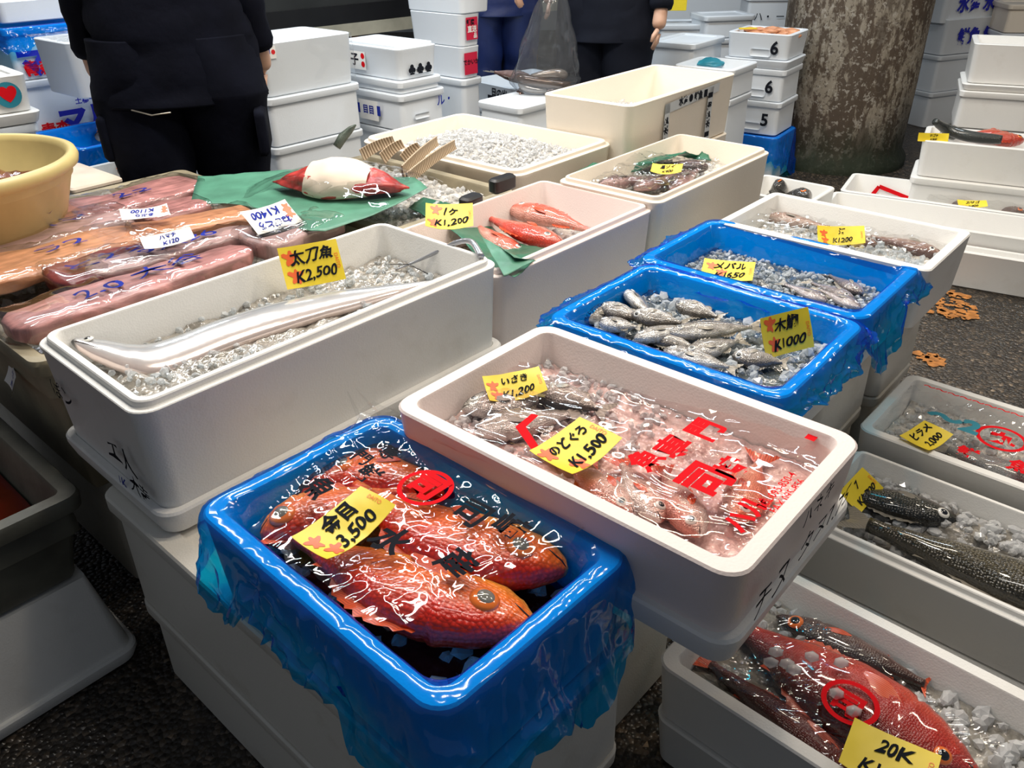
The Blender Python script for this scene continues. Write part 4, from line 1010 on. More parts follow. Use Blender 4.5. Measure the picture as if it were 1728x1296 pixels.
# ---- tote with tuna and salmon blocks
ice('grey melting ice in the large beige tote', TO, .565, 260, .007, .014, base='slush', bump=.012, seed=37)
def slab(name, label, pl, pr_, wdt, hgt, z, mat, seed=1, group=None, writing=None, ink='ink_blue', wrapm=True, taper=.15, lay=0):
    wdt *= 1.18; hgt *= .9
    """wrapped fillet block: from left end to right end along its length"""
    a_, b_ = P(*pl, z), P(*pr_, z); x = (b_-a_); Ln = x.length; x.normalize(); y = Vector((0, 0, 1)).cross(x).normalized()
    root = empty(name, (a_+b_)/2); root.rotation_euler.z = math.atan2(x.y, x.x); tag(root, label, 'fish block', group)
    def body(gr, nn, amp, cr_amp=0):
        V = []; F = []; nx, na = 46, 30
        for i in range(nx+1):
            t = i/nx; u = -Ln/2*gr[0]+Ln*gr[0]*t; e = min(1, (math.sin(math.pi*min(.992, max(.008, t)))*7))**.5*(1-taper*t)
            for j in range(na):
                a = 2*math.pi*j/na; c, s = math.cos(a), math.sin(a)
                yy = math.copysign(abs(c)**.4, c)*wdt/2*e*gr[1]*1.3; zz = math.copysign(abs(s)**.4, s)*hgt/2*(.5+.5*e)*gr[2]
                d = 1+amp*nz(u*14+seed, yy*24, zz*24)
                if cr_amp: zz += cr_amp*crink(u*1.0+seed, yy, 16, seed)*(1 if s > -.2 else .2); yy += cr_amp*.6*crink(yy, u, 14, seed+3)
                V.append((u, yy*d, zz*d))
        for i in range(nx):
            for j in range(na): k = (j+1) % na; F.append((i*na+j, i*na+k, (i+1)*na+k, (i+1)*na+j))
        F.append(tuple(range(na-1, -1, -1))); F.append(tuple(nx*na+j for j in range(na)))
        return V, F
    mesh_obj('flesh', *body((1, 1, 1), 0, .22), M[mat], root)
    if wrapm: mesh_obj('plastic_wrap', *body((1.05, 1.08, 1.16), 0, .12, .0085), M['clear_pack'], root)
    if writing:
        text(writing, min(wdt*.55, .05), ink, root, (Ln*.02, 0, hgt*.62), (1, .06, 0), (0, 1, 0), 'handwriting', bold=.01, jit=.14, xs=1.6)
    return root
slab('tuna_block', 'long pink wrapped tuna block beside the deep ribbonfish box', (15, 560), (420, 425), .085, .045, .640, 'meat_pink', 1, writing='2.0 大谷', taper=.3)
slab('tuna_block', 'dark red wrapped chunk marked in blue in front of the salmon', (88, 482), (300, 418), .100, .045, .640, 'meat_red', 2, writing='と2 2.6', taper=.1)
slab('salmon_block', 'wide orange wrapped salmon side at the left edge', (-60, 478), (235, 395), .125, .038, .645, 'meat_orange', 3, writing='ラ2', taper=.2)
slab('salmon_block', 'orange wrapped salmon block behind the hand-written white label', (225, 402), (425, 362), .085, .040, .645, 'meat_orange', 4, taper=.2)
slab('tuna_block', 'greyish mauve wrapped fillet at the left of the tote', (-40, 425), (215, 362), .130, .035, .640, 'meat_mauve', 5, writing='ハマ', taper=.2)
slab('tuna_block', 'pink wrapped fillet marked 2.2 at the back of the tote', (95, 372), (335, 312), .120, .040, .640, 'meat_pink', 6, writing='2.2', taper=.1)
slab('tuna_block', 'pale pink wrapped strip lying above the long pink tuna block', (150, 470), (430, 392), .070, .045, .645, 'meat_mauve', 7, writing='9大26', taper=.3)
slab('tuna_block', 'small wrapped pink piece between salmon and white price label', (240, 372), (345, 345), .09, .035, .645, 'meat_pink', 8, taper=.2)
slab('fish_head_pack', 'dark wrapped fish piece beneath the white 1400 label', (425, 420), (560, 372), .09, .05, .645, 'meat_mauve', 9, taper=.2)
slab('fish_head_pack', 'black-skinned wrapped fish piece touching the ribbonfish box rim', (430, 405), (515, 388), .05, .05, .650, 'black', 10, taper=.1)
for (lb, c, a_, b_, u_, w, h, l1, l2) in (
    ('large white label reading 1400 upside down beside the green paper', (458, 368), (510, 352), (405, 385), Vector((-.2, -1, -.35)), .125, .072, 'ねぎとろ', 'K1400'),
    ('white label with pink corner reading 1100 among the wrapped fillets', (245, 360), (290, 352), (200, 365), Vector((-.1, -1, -.3)), .105, .045, 'あぶら', 'K1100'),
    ('narrow white label reading 120 on the wrapped salmon', (283, 404), (240, 412), (328, 395), Vector((0, 1, .35)), .105, .038, 'ハマチ', 'K120'),
    ('white label hanging on the outside of the tote at the far left', (22, 640), (8, 615), (38, 675), Vector((.5, .2, 1)), .09, .045, 'ラル', 'K11')):
    zz = .69 if c[1] < 600 else .52
    rt = pricetag(lb, P(*c, zz), P(*b_, zz)-P(*a_, zz), u_, w, h, l1, l2, curl=.008, mat='label_white', ink='ink_blue', daito=0, bl=((-.42, -.2), (-.40, .05)), s1=.34, s2=.42, name='price_label', blot=('pink' in lb or '1400' in lb))
# ---- green paper, wrapped meat
paper('green_paper', 'pale green wax paper spread under the wrapped meat', ([P(322, 345, .655), P(420, 350, .66), P(520, 392, .665), P(600, 375, .665), P(722, 322, .668)], [P(335, 300, .665), P(430, 295, .67), P(520, 290, .67), P(620, 300, .67), P(700, 305, .67)]), 'green_paper', .006, 8, 15)
def hull(name, label, px, py, wpx, z, rx, ry, rz, rot, mat, seed=1, flat=.5, cat='meat'):
    c = P(px, py, z); V0, F0 = [], []; n1, n2 = 40, 26; rx, ry = rx*1.1, ry*1.08
    for i in range(n2+1):
        f = -math.pi/2+math.pi*i/n2
        for j in range(n1):
            a = 2*math.pi*j/n1; x = math.cos(f)*math.cos(a); y = math.cos(f)*math.sin(a); z_ = math.sin(f)
            pinch = 1-.55*abs(x)**1.5
            d = 1+.16*nz(x*2+seed, y*2, z_*2)+.05*nz(x*6, y*6+seed, z_*6)
            V0.append((x*rx*d, y*ry*pinch*d, (z_ if z_ > 0 else z_*.4)*rz*d*pinch))
    for i in range(n2):
        for j in range(n1): k = (j+1) % n1; F0.append((i*n1+j, i*n1+k, (i+1)*n1+k, (i+1)*n1+j))
    o = mesh_obj(name, V0, F0, M[mat]); o.location = c; o.rotation_euler.z = R(rot); return tag(o, label, cat)
mt = hull('meat_block', 'red meat block with white paper wrapped round its middle', 572, 312, 0, .690, .165, .085, .058, -14, 'meat_fresh', 3)
# paper band round it
V = []; F = []; n1, n2 = 44, 20
for i in range(n2+1):
    x = -.40+.98*i/n2
    for j in range(n1):
        a = 2*math.pi*j/n1; pinch = 1-.50*abs(x)**1.5; rr = math.sqrt(max(.05, 1-x*x*.9)); d = 1.10+.05*nz(x*4, math.cos(a)*2, math.sin(a)*2)+.035*crink(x, a*.4, 3, 2)
        z_ = math.sin(a)*rr; V.append((x*.165*1.0+.010*nz(a, 3, 1)*(1 if i in (0, n2) else 0), math.cos(a)*rr*pinch*.085*d, (z_ if z_ > 0 else z_*.4)*.058*d*pinch*1.05))
for i in range(n2):
    for j in range(n1): k = (j+1) % n1; F.append((i*n1+j, i*n1+k, (i+1)*n1+k, (i+1)*n1+j))
pb = mesh_obj('paper_band', V, F, M['wrap_paper'], mt)
wrap('loose clear film over the paper-wrapped meat', [P(405, 318, .70), P(640, 345, .70), P(745, 262, .70), P(430, 268, .72)], lambda x, y: .725-.9*((x-P(572, 312, .69).x)**2+(y-P(572, 312, .69).y)**2), .008, 12, 70, 50, seed=61)
# ---- striped ray fins / ribs in a row
for i, (s, t, w) in enumerate([((610, 262), (665, 237), .035), ((645, 268), (680, 242), .035), ((680, 270), (708, 246), .032), ((680, 290), (738, 238), .036), ((688, 302), (768, 244), .036)]):
    a_, b_ = P(*s, .665), P(*t, .700); x = (b_-a_); Ln = x.length; x.normalize(); y = Vector((0, 0, 1)).cross(x).normalized(); z = x.cross(y)
    V = []; F = []; nx, ny = 20, 8
    for sd_ in (0, 1):
        for k in range(nx+1):
            for j in range(ny+1):
                u = k/nx; v = j/ny; p = Vector((Ln*u, (sd_*2-1)*.004*(1-.4*v)+.01*math.sin(3*v)*.3, w*(v-.5)*(1-.25*u)+.006*math.sin(u*3)))
                V.append(tuple(p))
    K = (nx+1)*(ny+1)
    for sd_ in (0, 1):
        for k in range(nx):
            for j in range(ny): q = sd_*K+k*(ny+1)+j; F.append((q, q+1, q+ny+2, q+ny+1) if not sd_ else (q, q+ny+1, q+ny+2, q+1))
    for k in range(nx): 
        for e_ in (0, ny): q = k*(ny+1)+e_; F.append((q, q+ny+1, K+q+ny+1, K+q))
    for j in range(ny):
        for e_ in (0, nx): q = e_*(ny+1)+j; F.append((q, q+1, K+q+1, K+q))
    o = mesh_obj('striped_fin', V, F, M['rib'], None, False); o.matrix_world = Matrix.Translation(a_) @ Matrix((x, y, z)).transposed().to_4x4()
    tag(o, 'brown striped fish fin slice in the fanned row, '+['leftmost', 'second from left', 'middle one', 'fourth from left', 'rightmost and longest'][i], 'fish fin', 'brown striped fin slices in a fanned row')
ice('pale ice flooding the shallow beige tote', TI, .598, 520, .006, .012, base='slush_lt', bump=.008, seed=39, mat='ice_soft')
V, F = tube([P(568, 248, .665), P(578, 232, .69), P(592, 218, .715), P(600, 211, .73)], [.013, .015, .010, .003], 12)
tag(mesh_obj('fish_tail', V, F, M['f_silver'], None, True, None, [(.12, .15, .12)]*len(V)), 'dark green fish tail sticking up behind the wrapped meat', 'fish tail')
# ---- black plastic clip box and black film at the tote corner
def blockp(name, label, c, sx, sy, sz, rot, mat, cat, bev=.006, z_is_base=True):
    V = []; L_ = [rl(sx/2, sy/2, bev, 0, bev*2), rl(sx/2, sy/2, 0, bev, bev*2), rl(sx/2, sy/2, 0, sz-bev, bev*2), rl(sx/2, sy/2, bev, sz, bev*2)]
    V, F = loft(L_); o = mesh_obj(name, V, F, M[mat]); auto_sharp(o); o.location = c; o.rotation_euler.z = R(rot); return tag(o, label, cat)
blockp('black_holder', 'black plastic holder on the corner of the shallow tote', P(848, 322, .640), .085, .035, .04, 48, 'black', 'holder')
blockp('black_holder', 'low black plastic piece just left of the holder on the tote rim', P(795, 345, .632), .065, .04, .025, 52, 'black', 'holder')
# ---- yellow bucket
def bucket():
    c = G(.53, 2.26, .600); root = empty('plastic_bucket', c); tag(root, 'yellowed round plastic bucket of fish offal at the left edge', 'bucket')
    prof = [(.0, 0), (.20, 0), (.212, .006), (.262, .150), (.266, .152), (.268, .168), (.272, .17), (.285, .178), (.288, .190), (.284, .202), (.274, .206), (.264, .202), (.258, .19), (.205, .012), (0, .012)]
    n = 72; V = []; F = []
    for r_, z in prof:
        for i in range(n): a = 2*math.pi*i/n; V.append((r_*math.cos(a), r_*math.sin(a), z))
    for k in range(len(prof)-1):
        for i in range(n): j = (i+1) % n; F.append((k*n+i, k*n+j, (k+1)*n+j, (k+1)*n+i))
    mesh_obj('shell', V, F, M['bucket'], root)
    V = []; F = []; m = 16
    for k in range(m+1):
        for i in range(n):
            a = 2*math.pi*i/n; rr = .243*k/m; x, y = rr*math.cos(a), rr*math.sin(a); V.append((x, y, .125+.022*nz(x*16, y*16, 1)+.010*nz(x*45, y*45, 2)-(.02 if k == m else 0)))
    for k in range(m):
        for i in range(n): j = (i+1) % n; F.append((k*n+i, k*n+j, (k+1)*n+j, (k+1)*n+i))
    o = mesh_obj('fish_offal', V, F, M['offal']); o.location = c; tag(o, 'reddish brown fish offal in the yellowed bucket', 'offal', None, 'stuff')
bucket()

# ============================================================ BACKGROUND BOXES
def th_of(p, q, z):
    d = P(*q, z)-P(*p, z); return math.degrees(math.atan2(d.y, d.x))
def sticker(B, side, u, z, w, h, mat, txt=None, tmat='ink', tsize=None, parts=True, rot=0, lift=.0062):
    o0, xd, yd = face(B, side); zd = xd.cross(yd); c = o0+xd*u+yd*z+zd*lift
    V = [tuple(c+xd*x+yd*y) for x, y in ((-w/2, -h/2), (w/2, -h/2), (w/2, h/2), (-w/2, h/2))]
    o = mesh_obj('sticker', V, [(0, 1, 2, 3)], M[mat], B.o, False)
    for i, (s, sz, du, dz, m_) in enumerate(txt or []):
        text(s, sz, m_, o, c+xd*du+yd*dz, xd, yd, 'printed_words', bold=.03, lift=.001)
    return o
def facetext(B, side, u, z, s, size, mat, bold=.03, lift=.0075, jit=0, **k):
    o0, xd, yd = face(B, side); return text(s, size, mat, B.o, o0+xd*u+yd*z, xd, yd, 'printed_words', bold=bold, lift=lift, jit=jit, **k)
def stack_down(label, rng, z, th, n, mat='foam_cool', lips='flange'):
    h = z/n
    for i in range(n):
        foam(label+[' on the ground', ', second up', ', third up', ', fourth up'][i], grow(rng, -.002*i), h*i, h*(i+1)-.002, th, openb=False, lip=lips, mat=mat)
# -- stack behind the standing person: film-wrapped box on a plain one
zL = PY(457, 170, 3.3).z
rL = foot(zL, 48, N=(457, 170), Rr=(604, 138), b=.36)
foam('big plain white foam box with lid beneath the film-wrapped box', rL, zL-.19, zL, 48, openb=False, lip='flange', mat='foam_cool')
stack_down('white foam box in the stack below the film-wrapped box', rL, zL-.192, 48, 2)
rL1 = (rL[0]+.01, rL[1]-.015, rL[2]+.01, rL[3]-.01)
BB1 = foam('tall white foam box wrapped in clear film with a small label', rL1, zL+.002, zL+.20, 48, lip='flat', mat='foam_cool')
V, F = loft([rl(BB1.a+.006, BB1.b+.006, .0, .0, .03)] + [[(x+.004*nz(x*12, y*12, z*16), y+.004*nz(x*12+5, y*12, z*16), z) for x, y, z in rl(BB1.a+.008, BB1.b+.008, .0, .198*k/12, .035)] for k in range(1, 13)], False, False)
o = mesh_obj('clear_film', V, F, M['clear']); o.location = BB1.o.location; o.rotation_euler = BB1.o.rotation_euler; tag(o, 'clear film wrapped round the tall foam box behind the person', 'plastic film')
sticker(BB1, 'right', -.20, .165, .085, .045, 'label_white', [('御中', .03, -.012, 0, 'ink_blue'), ('●', .022, .03, 0, 'ink_red')])
# -- open box with 子 label on lidded boxes
z2 = PY(637, 82, 3.6).z
r2 = foot(z2, 48, N=(637, 82), L=(592, 63), Rr=(748, 70))
B2 = foam('open white foam box with blue-and-pink label on its side', r2, z2-.137, z2, 48, lip='step', mat='foam_cool')
sticker(B2, 'left', -.07 if B2.b > .12 else -.03, .062, .11, .075, 'label_white', [('子', .055, -.018, 0, 'ink'), ('●', .03, .038, .018, 'ink_red'), ('●', .03, .038, -.016, 'ink_red')])
facetext(B2, 'right', -B2.a+.12, .038, '♣♣♣', .038, 'ink', .04); slot(B2, 'right', .02, .03, .09, .018)
r2b = grow(r2, .012)
foam('white foam lid box directly under the open box with the blue-and-pink label', r2b, z2-.19, z2-.139, 48, openb=False, lip='flange', mat='foam_cool')
B3 = foam('white foam box with blue form label and small blue mark, under the lid', grow(r2b, .008), z2-.345, z2-.192, 48, openb=False, lip='flange', mat='foam_cool')
sticker(B3, 'left', 0, .07, .13, .085, 'label_white', [('▌目目▐', .04, 0, 0, 'ink_blue')]); facetext(B3, 'right', .12, .10, 'ル・', .05, 'ink_blue', .02); slot(B3, 'right', -.02, .055, .09, .022)
stack_down('white foam box in the stack under the blue form label box', r2b, z2-.347, 48, 2)
# -- red label stack
z3 = [PY(765, 140, 3.9).z, PY(762, 85, 3.9).z, PY(755, 28, 3.9).z]
r3 = foot(z3[1], 48, N=(762, 85), L=(716, 66), Rr=(806, 74))
stack_down('white foam box low in the red label stack', grow(r3, .01), z3[0]-.001, 48, 3)
Ba = foam('white foam box with lower red label in the red label stack', r3, z3[0], z3[1]-.002, 48, openb=False, lip='flat', mat='foam_cool')
Bb = foam('white foam box with upper red and white label', grow(r3, .004), z3[1], z3[2]-.002, 48, openb=False, lip='flat', mat='foam_cool')
Bc = foam('white foam box topping the red label stack, wider than the others', (r3[0]-.01, r3[1]+.06, r3[2]-.02, r3[3]+.02), z3[2], z3[2]+.15, 48, openb=False, lip='flat', mat='foam_cool'); slot(Bc, 'right', .02, .09, .08, .03)
sticker(Ba, 'right', -.01, .065, Ba.a*1.35, .095, 'red_label', [('でかいか', .026, 0, .005, 'ink')]); sticker(Bb, 'right', .0, .075, Bb.a*1.1, .095, 'red_label', [('鮮度', .026, -.01, .026, 'ink'), ('直送', .030, 0, -.004, 'label_white'), ('品', .024, .02, -.032, 'label_white')])
# -- low boxes between the red label stack and the plastic bag
zl = PY(868, 182, 3.6).z; rl_ = foot(zl, 48, N=(868, 186), L=(812, 168), a=.36)
foam('low white foam box with lid right of the red label stack', rl_, zl-.12, zl, 48, openb=False, lip='flange', mat='foam_cool')
stack_down('white foam box under the low lidded box beside the taped box', grow(rl_, .008), zl-.122, 48, 2)
zg = PY(880, 160, 4.3).z; rg2 = foot(zg, 40, N=(882, 163), L=(808, 130), a=.5)
Bg = foam('grey-white foam box with black logo strip, holding bagged fish', rg2, zg-.13, zg, 40, lip='flat', mat='foam_cool')
sticker(Bg, 'left', 0, .06, .20, .030, 'ink'); facetext(Bg, 'left', .0, .092, '日の出', .045, 'ink', .04)
stack_down('white foam box beneath the one with the black logo strip', grow(rg2, -.005), zg-.132, 40, 2)
fish('bagged_fish', 'pale pinkish fish in the box with the black logo strip', PY(900, 135, 4.35), PY(835, 122, 4.45), .045, .03, 'slim', (.35, .2, .17), (.6, .42, .36), (.7, .6, .5), 'f_silver', 'fin_grey', eye_r=.008)
# -- blue-lettered boxes at the left
zm = PY(45, 132, 3.6).z; rm = foot(zm, 48, N=(28, 140), a=.62, b=.38)
M1 = foam('white foam box with large blue katakana, lower of the pair', rm, zm-.24, zm, 48, openb=False, lip='flange', mat='foam_cool')
M2 = foam('white foam box with large blue katakana, upper one under blue film', grow(rm, -.004), zm+.002, zm+.20, 48, openb=True, lip='flange', mat='foam_cool')
stack_down('white foam box under the blue katakana boxes', rm, zm-.242, 48, 2)
for Bq, zt, nm_ in ((M1, .085, 0), (M2, .09, 1)):
    facetext(Bq, 'right', -Bq.a+(.30 if nm_ == 0 else .20), zt-.03, 'マルヒ', .12, 'ink_navy', .05); facetext(Bq, 'right', -Bq.a+.10, zt-.05, '青森', .06, 'ink_red', .04)
    facetext(Bq, 'right', -Bq.a+.28, zt+.05, '土橋一水産', .030, 'ink_navy', .03)
liner(M2, 'bright blue film spilling over the upper katakana box', .10, .12, 17)
zt = zm+.205
M3 = foam('white foam box with red scribble on top of the blue film at the left', (rm[0]+.02, rm[1]-.12, rm[2]+.03, rm[3]-.03), zt+.01, zt+.09, 48, openb=True, lip='flat', mat='foam_cool')
V, F = tube([PY(140, 20, 3.75), PY(150, 30, 3.7)], .002, 5)
# -- white box wrapped in film, left of the person
z4 = PY(112, 72, 3.25).z; r4 = foot(z4, 50, N=(112, 74), a=.50, b=.30)
B4 = foam('white foam box wrapped in loose film left of the standing person', r4, z4-.20, z4, 50, lip='flat', mat='foam_cool')
wr = wrap('loose film hanging over the white box left of the person', [B4.w(-B4.a-.02, -B4.b-.02), B4.w(B4.a, -B4.b-.02), B4.w(B4.a, B4.b), B4.w(-B4.a-.02, B4.b)], lambda x, y: z4+.006, .006, 14, 50, 40, seed=71)
z5 = PY(128, 250, 3.05).z
r5 = foot(z5, 50, N=(128, 252), Rr=(330, 215), b=.42)
B5 = foam('foam box lined with blue film behind the bucket', r5, z5-.15, z5, 50, lip='flat', mat='foam_cool')
liner(B5, 'crumpled deep blue film in the box behind the bucket', .12, .06, 19)
stack_down('white foam box under the blue-lined box behind the bucket', grow(r5, -.01), z5-.152, 50, 2)
r5b = (r4[0]+.22, r4[1]+.01, r4[2]+.06, r4[3]+.01)
stack_down('foam box carrying the film-wrapped box left of the person', r5b, z4-.202, 50, 3)
for i, (x, y) in enumerate(((160, 232), (185, 226))):
    fish('dark_fish', ['dark fish tail-end in the blue-lined box behind the bucket', 'second dark fish in the blue-lined box behind the bucket'][i], P(x, y, z5-.05), P(x+75, y-12, z5-.05), .04, .03, 'rock', (.04, .03, .02), (.12, .08, .06), (.3, .25, .2), 'f_silver', 'fin_grey', seed=100+i)
# -- small white box with teal round logo, at the left edge
z6 = PY(40, 124, 2.95).z; r6 = foot(z6, 44, Rr=(44, 124), a=.40, b=.28)
B6 = foam('white foam box with round teal and red logo at the left edge', r6, z6-.12, z6, 44, openb=False, lip='flat', mat='foam')
o0, xd, yd = face(B6, 'right'); cc = o0+xd*(B6.a-.075)+yd*.06+xd.cross(yd)*.0065
V = [tuple(cc)]+[tuple(cc+(xd*math.cos(2*math.pi*i/32)+yd*math.sin(2*math.pi*i/32))*.042) for i in range(32)]
lg = mesh_obj('round_logo', V, [(0, 1+i, 1+(i+1) % 32) for i in range(32)], M['teal'], B6.o, False)
text('♥', .05, 'ink_red', lg, cc, xd, yd, 'printed_mark', bold=.02, lift=.001)
foam('white foam lid tray under the teal logo box', grow(r6, .012), z6-.16, z6-.122, 44, openb=False, lip='flat', mat='foam')
stack_down('white foam box under the teal logo box', r6, z6-.162, 44, 3)
# -- white box and brown tray just behind the beige tote
z7 = .52; r7 = foot(z7, 50, Rr=(262, 287), a=.30, b=.24)
B7 = foam('small white foam box of brown fish pieces in front of the person', r7, z7-.10, z7, 50, lip='flat')
stack_down('white foam box under the small box of brown pieces', r7, z7-.102, 50, 2)
for i, (x, y) in enumerate(((215, 283), (232, 278))):
    fish('brown_fish_piece', ['brown fish piece at the left in the small white box', 'brown fish piece at the right in the small white box'][i], P(x-14, y+8, z7-.02), P(x+14, y-2, z7-.02), .028, .02, 'rock', (.2, .09, .05), (.4, .22, .14), (.6, .45, .35), 'f_silver', 'fin_grey', seed=110+i)
z8 = .56; r8 = foot(z8, 50, N=(128, 322), Rr=(200, 296), b=.30)
blockp('brown_tray', 'flat pinkish brown tray lid between bucket and person', (E(50)[0]*((r8[0]+r8[1])/2)+E(50)[1]*((r8[2]+r8[3])/2)+Vector((0, 0, z8-.02))), r8[1]-r8[0], r8[3]-r8[2], .02, 50, 'wrap_paper', 'tray')
stack_down('white foam box under the flat brown tray lid', grow(r8, -.02), z8-.022, 50, 2)
# -- dark tank on a cream frame at the top left
def cart():
    e1, e2 = E(48); N_ = PY(395, 62, 4.7); root = empty('water_tank_stand', (N_.x, N_.y, 0), R(44)); tag(root, 'dark water tank on a rusty cream steel frame at the top left', 'tank stand')
    zr = N_.z
    V, F = [], []; box_prims(V, F, -.6, 2.6, 0, .06, zr-.07, zr); box_prims(V, F, -.6, 2.6, .9, .96, zr-.07, zr); mesh_obj('frame_rail', V, F, M['cream_paint'], root, False)
    V, F = [], []; box_prims(V, F, -.6, 2.6, .01, .95, zr+.002, zr+.10); mesh_obj('tank_skirt', V, F, M['black'], root, False)
    V, F = [], []; box_prims(V, F, -.58, 2.58, .03, .93, zr+.10, zr+.55); mesh_obj('tank_wall', V, F, M['darkgrey'], root, False)
    for x in (-.5, .75, 2.3):
        for y in (.01, .90):
            V, F = [], []; box_prims(V, F, x, x+.05, y, y+.05, 0, zr-.07); mesh_obj('leg', V, F, M['rust'], root, False)
cart()
# -- numbered stack beside the column
z9 = PY(1225, 53, 4.5).z; th9 = th_of((1225, 53), (1330, 60), z9)
r9 = foot(z9, th9, N=(1227, 53), Rr=(1336, 60), b=.30)
zs_ = [PY(1228, 95, 4.5).z, PY(1228, 110, 4.5).z, PY(1232, 163, 4.5).z, PY(1236, 218, 4.5).z]
S1 = foam('white foam box numbered 6 with orange fish, topmost beside the column', r9, zs_[0], z9, th9, lip='flat', mat='foam_cool')
foam('white foam lid between the two boxes numbered 6', grow(r9, .006), zs_[1], zs_[0]-.002, th9, openb=False, lip='flat', mat='foam_cool')
S2 = foam('white foam box numbered 6, second box of the column stack', r9, zs_[2], zs_[1]-.002, th9, openb=False, lip='flange', mat='foam_cool')
S3 = foam('white foam box numbered 5, lowest numbered box of the column stack', r9, zs_[3], zs_[2]-.002, th9, openb=False, lip='flange', mat='foam_cool')
S4 = foam('foam box covered by blue film under the box numbered 5', grow(r9, .01), 0, zs_[3]-.006, th9, openb=True, lip='flat', mat='foam_cool')
liner(S4, 'blue film around the bottom box of the numbered stack', .20, .08, 23)
for B_, s in ((S1, '6'), (S2, '6'), (S3, '5')):
    facetext(B_, 'right', B_.a-.075, B_.h*.45, s, .085, 'ink', .03); slot(B_, 'right', .02, B_.h*.25, .11, .035)
V0, F0 = ico(); V = []; F = []
for i in range(40):
    k = len(V); c = (random.uniform(-S1.a*.8, S1.a*.8), random.uniform(-S1.b*.75, S1.b*.75), random.uniform(.09, .115))
    V += [(c[0]+q.x*.05, c[1]+q.y*.028, c[2]+q.z*.014) for q in V0]; F += [tuple(a+k for a in f) for f in F0]
o = mesh_obj('orange_fish_fillets', V, F, M['meat_orange']); o.location = S1.o.location; o.rotation_euler = S1.o.rotation_euler; tag(o, 'orange fillets heaped in the topmost box numbered 6', 'fillets', None, 'stuff')
blockp('yellow_note', 'yellow paper note on the left rim of the topmost box numbered 6', PY(1262, 49, 4.55), .09, .03, .006, 0, 'yellow', 'note', .001)
# left neighbours
zA_ = PY(1157, 80, 4.25).z; rA_ = foot(zA_, 52, N=(1157, 80), L=(1112, 64), Rr=(1224, 60))
foam('lidded white foam box between the dark trousers and the numbered stack', rA_, zA_-.13, zA_, 52, openb=False, lip='flange', mat='foam_cool')
stack_down('white foam box below the lidded one left of the numbered stack', grow(rA_, .008), zA_-.132, 52, 3)
zB_ = PY(1136, 108, 4.05).z; rB_ = foot(zB_, th9-2, N=(1136, 109), a=.30, b=.30)
sB_ = foam('open white foam box with a blue and white bag in front of the numbered stack', rB_, zB_-.13, zB_, th9-2, lip='flange', mat='foam_cool')
stack_down('white foam box beneath the open box with the blue and white bag', grow(rB_, -.004), zB_-.132, th9-2, 2)
hull('plastic_bag', 'crumpled blue and white bag inside the open box', 1200, 108, 0, zB_-.025, .07, .05, .03, 0, 'teal', 5, cat='bag')
zC_ = PY(1190, 42, 5.2).z
for (lb, px, py, Y, a, b, h, th_) in (('small lidded white foam box behind the numbered stack', 1190, 28, 5.1, .32, .26, .12, 10), ('white foam box with black marks at the top behind the numbered stack', 1262, -6, 5.6, .50, .3, .22, -4), ('white foam box far behind the dark trousers', 1112, 42, 5.2, .34, .3, .16, -4),
                            ('pale foam box far back above the small lidded box', 1120, -22, 6.2, .62, .3, .25, -6), ('cream foam box at the top right corner', 1705, 8, 5.4, .45, .3, .16, -8)):
    c = PY(px, py, Y); e1_, e2_ = E(th_); rg_ = (c.dot(e1_), c.dot(e1_)+a, c.dot(e2_), c.dot(e2_)+b)
    q = foam(lb, rg_, c.z-h, c.z, th_, openb=False, lip='flange', mat='foam_cool' if 'cream' not in lb else 'foam_cream')
    if 'black marks' in lb: facetext(q, 'right', -.05, .10, 'ハ・ ー S十', .06, 'ink', .0)
    stack_down(lb.split(' far')[0].split(' behind')[0].split(' at the')[0]+' underneath in that far stack near x %d' % px if False else 'box under '+lb.replace('white foam box ', 'box '), rg_, c.z-h-.002, th_, 3)
q = PY(1138, 18, 5.3); blockp('yellow_note', 'yellow and green notice far behind the dark trousers', q+Vector((0, 0, 0)), .14, .012, .09, -4, 'yellow', 'notice', .002)
# boxes with navy print behind the column, right
for (lb, px, py, s) in (('pale foam box with navy print right of the column, upper', 1652, -25, '水産'), ('pale foam box with navy print right of the column, lower', 1650, 30, '鮮魚')):
    c = PY(px, py, 5.6); e1_, e2_ = E(24); rg_ = (c.dot(e1_)-.25, c.dot(e1_)+.35, c.dot(e2_), c.dot(e2_)+.3)
    q = foam(lb, rg_, c.z-.21, c.z, 24, openb=False, lip='flat', mat='foam_cool'); facetext(q, 'right', .02, .1, s+' '+s, .10, 'ink_navy', .04)
stack_down('pale foam box beneath the navy printed pair', rg_, c.z-.212, 24, 2)
# -- right-hand boxes
zr1 = PY(1632, 73, 4.0).z; th1 = th_of((1632, 73), (1728, 77), zr1)
rr1 = foot(zr1, th1, N=(1632, 73), L=(1652, 58), a=.52)
foam('open white foam box at the right edge beside the column', rr1, zr1-.172, zr1, th1, lip='flat')
foam('white foam lid under the open box at the right edge', grow(rr1, .01), zr1-.203, zr1-.174, th1, openb=False, lip='flat')
foam('white foam box with raised rim below the lid at the right edge', grow(rr1, .012), zr1-.375, zr1-.205, th1, openb=False, lip='flange')
stack_down('white foam box low in the right edge stack', rr1, zr1-.377, th1, 2, 'foam')
zr3 = PY(1548, 236, 3.55).z; th3 = th_of((1548, 236), (1728, 253), zr3)
rr3 = foot(zr3, th3, N=(1548, 236), L=(1572, 212), a=.62)
B9 = foam('white foam box of red fish with a yellow tag near the column foot', rr3, zr3-.155, zr3, th3, lip='flat')
foam('white foam box on the ground under the red fish box near the column', grow(rr3, .012), 0, zr3-.157, th3, openb=False, lip='flange')
